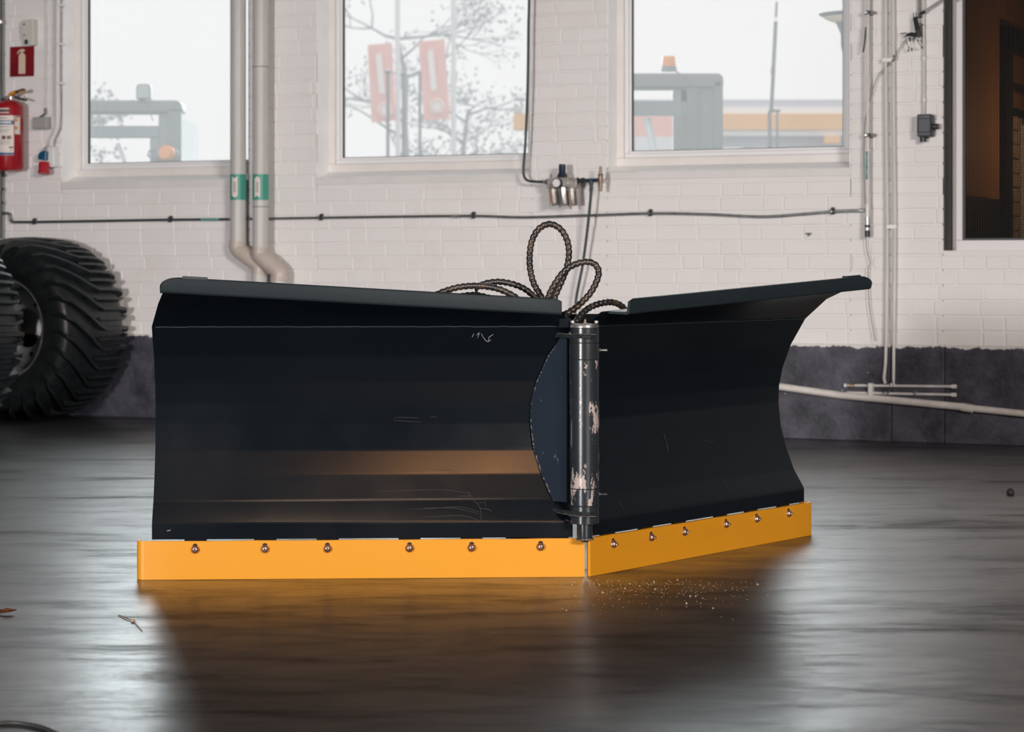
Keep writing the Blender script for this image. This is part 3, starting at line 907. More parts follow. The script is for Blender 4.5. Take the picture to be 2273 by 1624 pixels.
# end plate of the left upper sheet beside the post
MB().prism([LW(.075, .02, .68), LW(.04, .02, .68), LW(.040, .02, .700), LW(.052, .02, .710), LW(.075, .02, .711)], NL_ := Vector((NL[0], NL[1], 0)) * .01).part('corner_plate', M['plow'], plow, smooth=0)

# frame behind the hinge, carried on the vehicle side
fb = MB().box(HX - .20, HX + .135, 6.42, 6.48, .668, .7105).part('push_frame', M['plow'], plow, smooth=0, bevel=.003)
MB().box(HX - .20, HX - .06, 6.42, 6.50, .58, .668).part('frame_plate', M['plow'], fb, smooth=0, bevel=.003)
MB().hexa([(HX - .12, 6.28, .60), (HX - .06, 6.28, .60), (HX - .06, 6.44, .60), (HX - .18, 6.44, .60), (HX - .12, 6.28, .645), (HX - .06, 6.28, .645), (HX - .06, 6.44, .645), (HX - .18, 6.44, .645)]).part('frame_arm', M['plow'], fb, smooth=0)
MB().hexa([(HX - .12, 6.28, .19), (HX - .06, 6.28, .19), (HX - .06, 6.44, .19), (HX - .18, 6.44, .19), (HX - .12, 6.28, .235), (HX - .06, 6.28, .235), (HX - .06, 6.44, .235), (HX - .18, 6.44, .235)]).part('frame_arm', M['plow'], fb, smooth=0)
MB().box(HX - .20, HX - .16, 6.40, 6.52, .06, .60).part('frame_upright', M['plow'], fb, smooth=0, bevel=.003)
MB().box(HX - .10, HX - .06, 6.40, 6.52, .06, .60).part('frame_upright', M['plow'], fb, smooth=0, bevel=.003)
MB().box(HX - .22, HX - .04, 6.42, 6.50, .0, .12).part('frame_foot', M['plow'], fb, smooth=0, bevel=.003)

# scratches on the left mouldboard
def scratch(pts, wd, mat, side=0):
    P = [surf(x, y, side, .0009) for x, y in pts]
    P = spline(P, .006)
    MB().tube(P, [wd * (.6 + .4 * math.sin(math.pi * i / max(1, len(P) - 1))) for i in range(len(P))], 5).part('scratch', mat, plow)
for pts in ([(1048, 748), (1052, 740)], [(1058, 744), (1064, 738), (1060, 750)], [(1068, 740), (1074, 750), (1080, 757), (1086, 758)], [(1084, 756), (1086, 748), (1095, 742)], [(1084, 757), (1090, 754)]):
    scratch(pts, .0008, M['scratch'])
for pts in ([(836, 1091), (880, 1089), (940, 1087), (990, 1087), (1035, 1094), (1046, 1096)], [(1038, 1090), (1052, 1110), (1066, 1128), (1068, 1156)],
            [(910, 1130), (960, 1128), (1022, 1125), (1064, 1136)], [(940, 1127), (1010, 1128), (1064, 1140)], [(943, 1147), (1022, 1144), (1066, 1155)],
            [(1066, 1128), (1085, 1130), (1091, 1135)], [(1016, 1101), (1046, 1100)], [(970, 1043), (1005, 1043), (1014, 1052)], [(1060, 1116), (1077, 1115), (1078, 1124)]):
    scratch(pts, .0007, M['scratch2'])
scratch([(370, 1178), (379, 1176)], .0012, M['scratch'])
for pts in ([(874, 927), (905, 926), (930, 928)], [(873, 933), (935, 936)], [(955, 925), (970, 925)], [(1505, 1086), (1516, 1105)][:0]):
    if pts: scratch(pts, .0006, M['scratch2'])
for pts in ([(1473, 960), (1480, 985), (1484, 1003)], [(1372, 1110), (1384, 1130)], [(1560, 975), (1590, 985)], [(1604, 1065), (1618, 1090)]):
    scratch(pts, .0006, M['scratch2'], 1)

# spiral-wrapped hydraulic hoses rising behind the hinge
def hose(pts, Y, r=.0094, label=None, dy=0.0):
    n = len(pts)
    P = [PX(x, y, Y + dy * i / (n - 1)) for i, (x, y) in enumerate(pts)]
    P = spline(P, .0024)
    pitch = .0152
    def rf(s, a):
        t = (s / pitch - a / (2 * math.pi)) % 1.0
        return .72 + .31 * math.sin(math.pi * t) ** .7
    MB().tube(P, r, 14, rfun=rf).part('hydraulic_hose', M['hose'], plow, smooth=50, label=label)
hose([(1225, 715), (1211, 680), (1199, 654), (1185, 629), (1177, 597), (1176, 563), (1182, 531), (1197, 507), (1220, 497), (1243, 507), (1258, 531), (1263, 560), (1259, 590), (1250, 616), (1236, 648), (1225, 676), (1212, 715)], 6.34, label='tall looped hydraulic hose', dy=.05)
hose([(1196, 715), (1212, 672), (1226, 640), (1247, 608), (1271, 589), (1300, 581), (1320, 586), (1329, 603), (1323, 627), (1308, 653), (1281, 680), (1257, 696), (1236, 708), (1220, 720)], 6.26, dy=-.02)
hose([(940, 680), (966, 656), (987, 646), (1019, 637), (1059, 634), (1099, 639), (1130, 651), (1157, 669), (1180, 695)], 6.36)
hose([(1055, 640), (1077, 629), (1107, 625), (1138, 630), (1165, 641), (1186, 658), (1205, 675), (1225, 700)], 6.44)
hose([(990, 675), (1014, 660), (1038, 655), (1059, 655), (1083, 660), (1101, 668), (1120, 685)], 6.46)
hose([(1270, 735), (1281, 711), (1297, 691), (1318, 678), (1345, 671), (1366, 672), (1383, 682), (1390, 697), (1391, 714)], 6.24, dy=.20)
hose([(1310, 735), (1330, 713), (1347, 706), (1366, 701), (1385, 699), (1400, 706)], 6.33, r=.0085)
# tie under the left loops
MB().tube([PX(1056, 640, 6.40), PX(1058, 648, 6.42), PX(1050, 655, 6.45)], .004, 6).part('hose_tie', M['clip'], plow)

# ================================================================= tyres
def tyre(label, px, Y, phi, group):
    ctr = Vector(((px - CX) / FPX * Y, Y, 0))
    R0 = .509
    t = root('tyre', label, 'tyre', None, ctr, group)
    t['_org'] = (0, 0, -R0 + .001)
    t.rotation_euler = (0, 0, -phi)
    YS = 1.12                                  # wide flotation section
    half = [(r, y * YS) for r, y in [(.268, -.195), (.275, -.212), (.30, -.226), (.36, -.238), (.405, -.236), (.436, -.226), (.454, -.208), (.465, -.17), (.471, -.1), (.474, 0)]]
    prof = half + [(r, -y) for r, y in reversed(half[:-1])]
    inner = [(r, y * YS) for r, y in [(.262, .19), (.33, .205), (.42, .19), (.455, 0), (.42, -.19), (.33, -.205), (.262, -.19)]]
    MB().lathe((0, 0, 0), (0, 1, 0), prof + inner, 72, closed=True).part('carcass', M['rubber'], t, smooth=40)
    # tread lugs: a straight inner arm and a long arm that sweeps over the near shoulder
    def prof_r(y):
        h = prof
        y = y * YS
        if y <= -.226 * YS: return .436
        for (r0, y0), (r1, y1) in zip(h[5:-6], h[6:-5]):
            if y0 <= y <= y1: return r0 + (r1 - r0) * (y - y0) / (y1 - y0 + 1e-9)
        return .436
    def lug_mesh(path, hw):
        mb = MB(); P = []
        for (r, y, a, h, wsc) in path:
            row = []; y = y * YS
            for da, dr_ in ((-hw, -.004), (-hw * .72, h), (hw * .72, h), (hw, -.004)):
                aa = a + da * wsc; rr = r + dr_
                yy = y + (-.6 * h if y < -.235 else (.6 * h if y > .235 else 0)) * (1 if dr_ > 0 else 0)
                row.append(Vector((rr * math.cos(aa), yy, rr * math.sin(aa))))
            P.append(row)
        mb.sheet(P)
        n = len(path)
        mb.add(P[0], [(0, 1, 2, 3)]); mb.add(P[-1], [(0, 1, 2, 3)])
        me = mb.mesh('tread_lug', (0, 0, 0), 30); me.materials.append(M['rubber'])
        return me
    hw = .0245
    straight = [(.450, .222, .0, .025, 1), (prof_r(.18), .18, 0, 0.034, 1), (prof_r(.1), .1, 0, 0.034, 1), (prof_r(.02), .02, 0, 0.034, 1)]
    sweep = [(prof_r(-.03), -.03, .055, 0.034, 1), (prof_r(-.09), -.09, .15, 0.034, 1), (prof_r(-.15), -.15, .245, 0.034, 1.05), (.460, -.20, .33, .030, 1.15), (.443, -.226, .38, .024, 1.2), (.42, -.236, .42, .016, 1.2), (.385, -.241, .45, .004, 1.0)]
    short = [(.446, .226, .03, .02, 1)] + [(r, y, a, h, w) for r, y, a, h, w in straight[1:]] + [(prof_r(-.025), -.025, .0, .032, .8)]
    far = [(.40, .238, -.05, .006, 1), (.436, .23, -.03, .022, 1)]
    mA, mB = lug_mesh(far + straight + sweep, hw), lug_mesh(short, hw * .92)
    NL2 = 28
    for k in range(NL2 * 2):
        o = bpy.data.objects.new('tread_lug', mA if k % 2 == 0 else mB); COL.objects.link(o)
        o.parent = t; o.location = (0, 0, R0 - .001)
        o.rotation_euler = (0, -2 * math.pi * k / (NL2 * 2), 0)
    # rim
    rim = MB().lathe((0, 0, 0), (0, 1, 0), [(.283, -.212), (.286, -.205), (.268, -.188), (.262, -.16), (.240, -.12), (.238, .12), (.262, .16), (.268, .188), (.286, .205), (.280, .212), (.258, .19), (.232, .13), (.230, -.11), (.252, -.16), (.262, -.195), (.274, -.214)], 64, closed=True).scaled(YS).part('rim', M['rim'], t, smooth=40)
    MB().lathe((0, 0, 0), (0, 1, 0), [(.232, -.02), (.20, -.045), (.185, -.05), (.112, -.05), (.108, -.045), (.108, -.037), (.112, -.034), (.185, -.036), (.20, -.03), (.232, -.008)], 64, closed=True).part('wheel_disc', M['rim'], rim, smooth=40)
    for k in range(8):
        a = 2 * math.pi * (k + .35) / 8
        c = Vector((.150 * math.cos(a), -.0515, .150 * math.sin(a)))
        MB().lathe(c, (0, 1, 0), [(0, 0), (.014, 0), (.014, .003), (0, .003)], 14).part('bolt_hole', M['black'], rim)
    return t
tyre('big black tractor tyre with open rim standing against the brick wall', 70, 12.60, math.radians(28), 'tyres by the wall')
tyre('black tractor tyre nearest the camera, cut off by the left picture edge', -168, 11.5, math.radians(40), 'tyres by the wall')

# ================================================================= things on the brick wall
def wbox(mb, px0, px1, py0, py1, d0, d1):
    """box on the wall: pixel extents of its front face, d0..d1 its distance from the wall"""
    a, b = W(px0, (py0 + py1) / 2, d1), W(px1, (py0 + py1) / 2, d1)
    t, u = W((px0 + px1) / 2, py0, d1), W((px0 + px1) / 2, py1, d1)
    return mb.box(a.x, b.x, -d1, -d0, u.z, t.z)
def wtube(mb, pts, d, r, n=10, step=None):
    P = [W(x, y, d if not isinstance(d, (list, tuple)) else d[i]) for i, (x, y) in enumerate(pts)]
    if step: P = spline(P, step)
    return mb.tube(P, r, n)
def wroot(name, label, cat, px, py, d=0.0, group=None):
    return root(name, label, cat, 'W', W(px, py, d), group)

# -- two grey drain pipes with beige elbows
def drain(label, xt, xb, ye0, ye1, d, arrow_up, marks):
    r = .0435
    t = wroot('drain_pipe', label, 'pipe', xb, 700, d)
    top, e0, e1, bot = W(xt, -90, d), W(xt + 3, ye0, d), W(xb, ye1, d), W(xb, 690, d)
    top.z, bot.z = ZT - .01, .005
    e0.x = top.x = (top.x + e0.x) / 2
    MB().cyl(top, e0, r, n=28).part('upper_pipe', M['pvc'], t)
    bot.x = e1.x
    MB().cyl(e1, bot, r, n=28).part('lower_pipe', M['pvc'], t)
    mid = (e0 + e1) / 2
    P = spline([e0 + Vector((0, 0, .045)), e0, mid, e1, e1 - Vector((0, 0, .045))], .012)
    el = MB().tube(P, r * 1.06, 28).part('elbow', M['pvcbend'], t)
    MB().tube([mid + (e0 - e1).normalized() * .006, mid - (e0 - e1).normalized() * .006], r * 1.10, 28).part('elbow_collar', M['pvcbend'], el)
    zt_, zb_ = W(xt, 387, d).z, W(xt, 444, d).z
    c = Vector((e0.x, e0.y, 0))
    lab = MB().cyl(c + Vector((0, 0, zb_)), c + Vector((0, 0, zt_)), r + .0008, n=36).part('green_tape', M['green'], t)
    # white arrow printed on the tape, on the camera's left
    a0 = math.radians(-84)
    def on(da, z): return c + Vector(((r + .0016) * math.cos(a0 + da), (r + .0016) * math.sin(a0 + da), z))
    h0, h1 = zb_ + .012, zt_ - .012
    tip = .022
    rows = []
    for da in (-.38, -.19, 0, .19, .38):
        q = tip * (1 - abs(da) / .38)
        rows.append([on(da, h0 + (q if arrow_up else -q) * .5 + (0 if arrow_up else .011)), on(da, h1 + (q if arrow_up else -q) * .5 - (.011 if arrow_up else 0))])
    ar = MB().sheet(rows).part('arrow', M['tapewhite'], lab)
    for k, dz in enumerate((.0, .0)):
        da = -.1 + .2 * k
        MB().sheet([[on(da - .03, h0 + .03) * 1.0, on(da - .03, h1 - .03)], [on(da + .03, h0 + .03), on(da + .03, h1 - .03)]]).part('print_line', M['ink'], lab)
    # lift the print off the tape
    for ch in lab.children:
        if ch.name.startswith('print_line'): ch.location = Vector((math.cos(a0), math.sin(a0), 0)) * .0008
    for my in marks:
        zz = W(xt, my, d).z
        MB().tube([c + Vector(((r + .0012) * math.cos(a), (r + .0012) * math.sin(a), zz)) for a in [2 * math.pi * i / 28 for i in range(29)]], .0016, 5).part('pen_mark', M['wire'], t)
    for cz in (2.75, .62):
        MB().cyl(c + Vector((0 if cz > 2 else e1.x - e0.x, 0, cz)), c + Vector((0 if cz > 2 else e1.x - e0.x, 0, cz + .03)), r + .004, n=28).part('clamp', M['galv'], t)
    return t
drain('grey drain pipe nearer the left window, with beige elbow and down arrow', 527, 576, 552, 590, .062, False, [])
drain('grey drain pipe right of its twin, with pen marks and up arrow', 577, 620, 566, 604, .102, True, [149, 459])

# -- thin air pipe along the wall with its clips
ap = wroot('air_pipe', 'thin steel air pipe running level across the white wall', 'pipe', 1000, 480, .03)
pts = [(38, 492.5), (75, 492.5), (200, 490.5), (377, 487.5), (505, 486.5), (712, 483), (880, 480.5), (1050, 479), (1160, 482), (1300, 478), (1443, 473.5), (1560, 475), (1690, 480.5), (1780, 475), (1848, 469.5), (1917, 467)]
n1 = 5
wtube(MB(), pts[:n1], .022, .0075, 10, .03).part('pipe_run', M['galvdark'], ap)
wtube(MB(), pts[n1 - 1:], .022, .0068, 10, .03).part('pipe_run', M['galv'], ap)
wtube(MB(), [(0, 473), (14, 473), (21, 475), (23, 481), (24, 488), (28, 492.5), (40, 492.5)], .022, .0078, 10, .012).part('pipe_bend', M['galv'], ap)
for x, y in ((75, 492.5), (377, 487.5), (712, 483), (1050, 479), (1443, 473.5), (1848, 469.5)):
    c = W(x, y, .022)
    k = MB().lathe(c - Vector((.008, 0, 0)), (1, 0, 0), [(.010, 0), (.0145, .002), (.0145, .014), (.010, .016)], 14).part('pipe_clip', M['clip'], ap)
    MB().box(c.x - .007, c.x + .007, c.y, 0, c.z + .010, c.z + .022).part('clip_foot', M['clip'], k, bevel=.002)
    MB().cyl(c + Vector((0, -.0145, 0)), c + Vector((0, -.018, 0)), .0035, n=8).part('clip_screw', M['zinc'], k)
for x in (1008, 1016, 1912):
    c = W(x, 479.5 if x < 1500 else 467, .022)
    MB().cyl(c - Vector((.012, 0, 0)), c + Vector((.012, 0, 0)), .0095, n=12).part('coupling', M['zinc'], ap)
for x0_, x1_, y in ((447, 487, 486.7),):
    a, b = W(x0_, y, .022), W(x1_, y, .022)
    MB().cyl(a, b, .0082, n=12).part('tape_wrap', M['tape'], ap)

# -- vertical pipe at the very left edge
lp = wroot('riser_pipe', 'grey-green riser pipe at the left picture edge', 'pipe', 0, 540, .04)
MB().cyl(W(0, -640, .05), W(0, 530, .05), .0125, n=14).part('pipe_run', M['galvdark'], lp)
for y in (49, 360, 390, 420, 450):
    c = W(1, y, .05)
    MB().cyl(c - Vector((0, 0, .008)), c + Vector((0, 0, .008)), .019, n=14).part('pipe_clip', M['clip'] if y > 100 else M['zinc'], lp)

# -- air hose from above down to the regulator
hs = wroot('air_hose', 'dark green air hose hanging beside the middle window down to the regulator', 'hose', 1163, 400, .08)
wtube(MB(), [(1178, -620), (1175, -60), (1173, 60), (1172, 150), (1170, 230), (1166, 320), (1162, 370), (1163, 390), (1170, 400), (1185, 403), (1209, 403)], .085, .0068, 10, .02).part('hose_run', M['greenhose'], hs)

# -- filter regulator lubricator
fr = wroot('filter_regulator', 'compressed air filter and regulator with round gauge on the white wall', 'regulator', 1260, 405, .0)
DF = .105
def fw(x, y, d=DF): return W(x, y, d)
wbox(MB(), 1213, 1236, 396, 418, .07, .125).part('body', M['alu'], fr, bevel=.004)
wbox(MB(), 1229, 1262, 393, 416, .06, .135).part('body', M['alu'], fr, bevel=.005)
wbox(MB(), 1252, 1280, 397, 418, .07, .125).part('body', M['alu'], fr, bevel=.004)
MB().tube([fw(1206, 403), fw(1214, 404)], [.008, .014], 12).part('inlet', M['alu'], fr)
MB().lathe(fw(1248, 393), (0, 0, 1), [(.0, .066), (.0165, .066), (.0178, .060), (.0185, .022), (.026, .008), (.028, .0), (0, 0)], 24).part('knob', M['navy'], fr)
g = fw(1241.5, 406.5, .13)
gax = Vector((-.02, -1, 0))
ga = MB().lathe(g, gax, [(0, 0), (.0235, 0), (.0235, .034), (.0215, .036), (0, .036)], 28).part('gauge', M['navy'], fr)
MB().lathe(g, gax, [(0, .0378), (.0208, .0378), (.0208, .035)], 28).part('gauge_face', M['gauge'], ga)
for x, y0, y1, r_, m in ((1229, 416, 456, .0235, 'alu'), (1251, 414, 457, .0265, 'steel'), (1270, 416, 456, .0235, 'alu')):
    a, b = fw(x - 1, y0), fw(x + 3, y1)
    ax = (b - a); L = ax.length
    bw = MB().lathe(a, ax, [(r_ * .8, 0), (r_, .006), (r_, L - .012), (r_ * .8, L - .002), (r_ * .4, L), (0, L)], 22).part('bowl', M[m], fr)
    if m == 'alu':
        off = Vector((-.012, -r_ * .86, 0)) if x < 1250 else Vector((-.008, -r_ * .9, 0))
        MB().cyl(a + off + ax * .15, b + off - ax * .1, .0055, n=10).part('sight_glass', M['rust' if x < 1250 else 'brass'], bw)
        MB().cyl(b + off - ax * .12, b + off + ax * (.06 if x < 1250 else .2), .007 if x < 1250 else .0048, n=10).part('drain_cock', M['alu' if x < 1250 else 'brass'], bw)
    MB().cyl(a + ax * .2 + Vector((r_ * .75, -.01, 0)), a + ax * .97 + Vector((r_ * .75, -.01, 0)), .0065, n=8).part('bowl_guard', M['clip'], bw)  # dark rod standing in for the shaded gap between bowls
MB().lathe(fw(1223, 394), (0, 0, 1), [(.007, 0), (.005, .008), (.006, .018), (.0, .02)], 10).part('vent', M['brass'], fr)
MB().lathe(fw(1281, 401), (1, 0, 0), [(.0, 0), (.016, 0), (.016, .010), (.010, .014), (.010, .022), (.0155, .024), (.0155, .040), (.010, .042), (.009, .05)], 12).part('union', M['clip'], fr)
MB().tube([fw(1290, 401), fw(1332, 399)], .0095, 12).part('outlet_pipe', M['navy'], fr)
MB().tube([fw(1312, 400), fw(1312.5, 412)], .0105, 12).part('tee', M['navy'], fr)
cp = MB().lathe(fw(1333, 425), (0, 0, 1), [(0, 0), (.0085, 0), (.0085, .014), (.0105, .016), (.0105, .04), (.013, .042), (.013, .088), (.009, .09), (.009, .104), (.007, .106), (.007, .128), (0, .128)], 14).part('quick_coupling', M['brass'], fr)
MB().cyl(fw(1333, 389.5), fw(1333, 386.5), .0135, n=14).part('coupling_ring', M['clip'], cp)

hd = wroot('air_hose', 'dark air hose hanging below the regulator towards the hose loops', 'hose', 1290, 690, .1)
wtube(MB(), [(1312.5, 410), (1311, 440), (1306, 490), (1300, 540), (1293, 590), (1285, 630), (1279, 662), (1276, 700), (1275, 760), (1272, 840)], [.105, .105, .1, .09, .08, .075, .07, .07, .065, .06], .0072, 10, .02).part('hose_run', M['greenhose'], hd)
MB().tube([W(1313, 414, .105), W(1311.5, 424, .105)], .0095, 10).part('hose_clip', M['clip'], hd)

# -- vertical galvanised pipe by the third window
vp = wroot('air_pipe', 'pale vertical air pipe with turquoise tape beside the right window', 'pipe', 1926, 525, .03)
MB().tube([W(1927, -720, .05), W(1926, 460, .05)], .0085, 12).part('pipe_run', M['whitepipe'], vp)
for y in (28, 300):
    c = W(1926.5, y, .05)
    k = MB().cyl(c - Vector((0, 0, .009)), c + Vector((0, 0, .009)), .0155, n=14).part('pipe_clip', M['clip'], vp)
    MB().cyl(c + Vector((-.006, -.012, 0)), c + Vector((-.006, -.018, 0)), .006, n=10).part('clip_screw', M['zinc'], k)
    MB().cyl(c + Vector((.014, -.006, 0)), c + Vector((.026, .03, 0)), .008, n=10).part('clip_foot', M['alu'], k)
MB().tube([W(1925.5, 336, .05), W(1925.5, 398, .05)], .0092, 12).part('tape_wrap', M['tape'], vp)
MB().tube([W(1925.5, 453, .05), W(1925.5, 482, .05)], .0115, 12).part('tee', M['whitebox'], vp)
MB().tube([W(1925.5, 482, .05), W(1925.5, 498, .05)], .0105, 12).part('nipple', M['zinc'], vp)
va = MB().tube([W(1925.5, 499, .05), W(1925.5, 504, .05), W(1925.5, 504.5, .05), W(1925.5, 512, .05), W(1925.5, 512.5, .05), W(1925.5, 526, .05)], [.0135, .0135, .0105, .0105, .0132, .0125], 14).part('valve', M['clip'], vp)
MB().tube([W(1925.5, 505, .05), W(1925.5, 511, .05)], .0125, 14).part('valve_ring', M['zinc'], va)
wtube(MB(), [(1922, 60), (1920, 90), (1916, 116)], .055, .004, 6, .02).part('loose_tail', M['wire'], vp)

# -- two white conduits down to the floor pipes
for lab, x, yb in (('white painted conduit, the left one of the pair by the switch box', 1968, 846), ('white painted conduit, the right one of the pair by the switch box', 1985, 853)):
    cd = wroot('conduit', lab, 'conduit', x, yb, .02, 'pair of conduits')
    P = [(x - 3, -700), (x - 2, 130), (x + 1, 500), (x - 1, 760), (x - 2, yb)]
    if x < 1975: P = [(x - 3, -700), (x - 2, 130), (x + 1, 500), (x - 1, 760), (x - 4, 820), (x - 6, 838), (x - 3, yb + 5)]
    wtube(MB(), P, .025, .0082, 12, .05).part('conduit_run', M['whitepipe'], cd)
    if x > 1975: MB().tube([W(x - 2, 843, .025), W(x - 2, 858, .025)], .010, 12).part('end_fitting', M['zinc'], cd)
    else:
        for (xa, xb_, y) in ((1957, 1979, 133), (1966, 1989, 503)):
            mbk = MB(); wbox(mbk, xa, xb_, y - 5, y + 5, .0, .036); mbk.part('saddle_clip', M['whitebox'], cd, bevel=.003)

# -- conduit to the dark switch box
cb = wroot('conduit', 'thin conduit running down to the dark switch box', 'conduit', 2051, 250, .02)
wtube(MB(), [(2050, 34), (2051, 140), (2051, 252)], .022, .005, 10, .05).part('conduit_run', M['whitepipe'], cb)
wtube(MB(), [(2052, -720), (2051, 22)], .022, .005, 10).part('conduit_run', M['whitepipe'], cb)
for y in (130, 222):
    MB().tube([W(2051, y - 3, .02), W(2051, y + 3, .02)], .008, 8).part('pipe_clip', M['whitebox'], cb)
c2 = wroot('conduit', 'short grey conduit above the torn wiring', 'conduit', 2039, 30, .02)
wtube(MB(), [(2040, -720), (2040, 36)], .02, .0052, 10).part('conduit_run', M['galv'], c2)
dc = wroot('cable', 'stiff grey cable slanting up to the inner window', 'cable', 2050, 25, .04)
wtube(MB(), [(2046, 29), (2052, 25), (2070, 14), (2089, 1), (2130, -28), (2200, -75)], .04, .0062, 8, .03).part('cable_run', M['greybox'], dc)
MB().tube([W(2044, 31, .04), W(2054, 25, .04)], .0085, 8).part('cable_end', M['clip'], dc)

sb = wroot('switch_box', 'dark grey switch box with cable gland under the thin conduit', 'switch', 2056, 283, .0)
wbox(MB(), 2035, 2067, 253, 303, .0, .075).part('housing', M['darkbox'], sb, bevel=.006)
wbox(MB(), 2037, 2065, 262, 294, .074, .082).part('cover', M['darkbox'], sb, bevel=.004)
MB().cyl(W(2049, 302, .04), W(2049, 315, .04), .016, n=12).part('cable_gland', M['clip'], sb)
a = W(2070, 281, .045)
MB().lathe(a, (1, 0, 0), [(.011, -.02), (.011, 0), (.014, .004), (.014, .03), (0, .03)], 12).part('side_knob', M['clip'], sb)
for x, y in ((2039, 258), (2063, 258), (2039, 298), (2063, 298)):
    c = W(x, y, .075); MB().cyl(c, c + Vector((0, -.003, 0)), .005, n=8).part('cover_screw', M['navy'], sb)

# -- torn wiring loom
tw = wroot('wiring_loom', 'torn black wiring loom dangling from the wall by the inner window', 'wiring', 2035, 60, .03)
wtube(MB(), [(2031, 40), (2034, 52), (2037, 66), (2039, 78), (2032, 78), (2022, 76), (2012, 78)], [.03, .035, .05, .05, .05, .05, .05], [.011, .012, .013, .013, .012, .010, .006], 8).part('taped_bundle', M['wire'], tw)
wtube(MB(), [(2028, 40), (2037, 39), (2044, 34)], .03, .006, 6, .01).part('taped_bundle', M['wire'], tw)
wtube(MB(), [(2036, 76), (2043, 80)], .05, .010, 6).part('taped_bundle', M['wire'], tw)
for P in ([(2028, 40), (2028, 28)], [(2034, 40), (2034, 27)], [(2041, 52), (2050, 56)], [(2012, 73), (2004, 74), (1998, 75)], [(2014, 78), (2005, 80)]):
    wtube(MB(), P, .035, .0024, 6).part('wire_end', M['wire'], tw)
for P, e in (([(2010, 82), (2013, 93), (2016, 103), (2024, 109)], 'clip'), ([(2016, 103), (2017, 111)], 'clip'), ([(2032, 82), (2037, 92), (2046, 105)], 'brownwire'), ([(2039, 80), (2038, 90)], 'brownwire')):
    wtube(MB(), P, .045, .0018, 6, .01).part('wire', M['brownwire'], tw)
    c = W(P[-1][0], P[-1][1], .045); MB().lathe(c, (0, 0, -1), [(0, -.006), (.004, -.003), (.0048, .004), (0, .008)], 8).part('wire_cap', M[e], tw)
MB().lathe(W(2020, 82, .05), (0, 0, -1), [(0, 0), (.007, .004), (.007, .016), (0, .024)], 8).part('lamp_holder', M['clip'], tw)

lw = wroot('loose_wire', 'thin brown wire trailing from the torn loom down past the pale pipe', 'wire', 1940, 700, .02)
wtube(MB(), [(2010, 88), (2000, 104), (1990, 121), (1985, 130), (1972, 144), (1960, 155), (1949, 170), (1941, 188), (1936, 205), (1928, 230), (1922, 258), (1919, 290), (1918, 340), (1919, 400), (1921, 470), (1922, 530), (1926, 562), (1932, 585), (1928, 592), (1927, 620), (1930, 680), (1937, 725), (1943, 757)], .03, .0021, 6, .02).part('wire_run', M['brownwire'], lw)
wtube(MB(), [(1984, 122), (1986, 131), (1980, 136)], .035, .005, 6, .01).part('wire_knot', M['brownwire'], lw)

# -- pipes over the plinth
dp = wroot('drain_pipe', 'white sloping drain pipe in front of the dark plinth', 'pipe', 1990, 890, .03)
wtube(MB(), [(1100, 770), (1690, 852), (1860, 876), (1861, 876.5), (2138, 903), (2160, 908)], .035, .018, 16).part('pipe_run', M['whitepipe2'], dp)
wtube(MB(), [(2150, 905), (2600, 952)], .035, .0165, 16).part('pipe_run', M['whitepipe2'], dp)
MB().tube([W(2134, 903, .035), W(2160, 907, .035)], .0205, 16).part('socket', M['whitepipe2'], dp)
mbk = MB(); wbox(mbk, 1926, 1936, 850, 878, .01, .05); mbk.part('saddle_clip', M['whitebox'], dp, bevel=.003)
for lab, x0_, x1_, y0_, y1_ in (('thin white pipe with brass valve above the sloping drain', 1882, 2120, 855, 857.5), ('thin white pipe just under the valve pipe', 1880, 2120, 871, 876)):
    sp_ = wroot('water_pipe', lab, 'pipe', (x0_ + x1_) / 2, y0_, .02, 'thin pipes over the plinth')
    wtube(MB(), [(x0_, y0_), (x1_, y1_)], .028, .0068, 10).part('pipe_run', M['whitepipe'], sp_)
    MB().tube([W(x1_ - 8, y1_, .028), W(x1_ + 3, y1_, .028)], .010, 10).part('end_cap', M['whitebox'], sp_)
    if y0_ < 860:
        MB().tube([W(1886, y0_, .028), W(1897, y0_, .028)], .012, 10).part('valve', M['brass'], sp_)
        MB().tube([W(1874, y0_, .028), W(1880, y0_, .028)], .010, 10).part('valve_cap', M['whitebox'], sp_)
        MB().tube([W(1978, 850, .028), W(1978, 858, .028)], .0095, 10).part('tee', M['zinc'], sp_)
    else:
        for x in (1962, 1972, 2031):
            MB().tube([W(x - 3, 873, .028), W(x + 3, 873, .028)], .0095, 10).part('coupling', M['zinc'], sp_)

# -- hook
hk = wroot('wall_hook', 'tiny rusty wall hook under the level air pipe', 'hook', 1795, 518, .0)
wtube(MB(), [(1788, 518.5), (1795, 518), (1802, 518.5)], .012, .003, 6).part('bar', M['clip'], hk)
wtube(MB(), [(1795, 517), (1795, 524)], .014, .003, 6).part('stem', M['clip'], hk)

# -- emergency device, sign, extinguisher, sockets on the left
dv = wroot('alarm_device', 'off-white rounded alarm device above the extinguisher sign', 'alarm', 60, 72, .0)
prof_ = [(47, 47), (50, 44), (60, 43), (72, 42), (74, 45), (74, 100), (66, 101), (58, 98), (52, 90), (48, 78), (46, 62)]
MB().prism([W(x, y, .045) for x, y in prof_], (0, .045, 0)).part('housing', M['offwhite'], dv, smooth=0, bevel=.005)
for x, y, r_ in ((53.5, 54, .006), (54, 78, .005)):
    c = W(x, y, .045); MB().lathe(c, (0, -1, 0), [(0, .002), (r_, .0015), (r_, 0)], 12).part('led', M['clip'], dv)
c = W(58.5, 93, .046)
MB().add([c + Vector((.0125 * math.cos(a) + .004 * math.sin(a), -.002, .0145 * math.sin(a) - .004 * math.cos(a))) for a in [2 * math.pi * i / 20 for i in range(20)]], [tuple(range(20))]).part('speaker', M['darkbox'], dv)
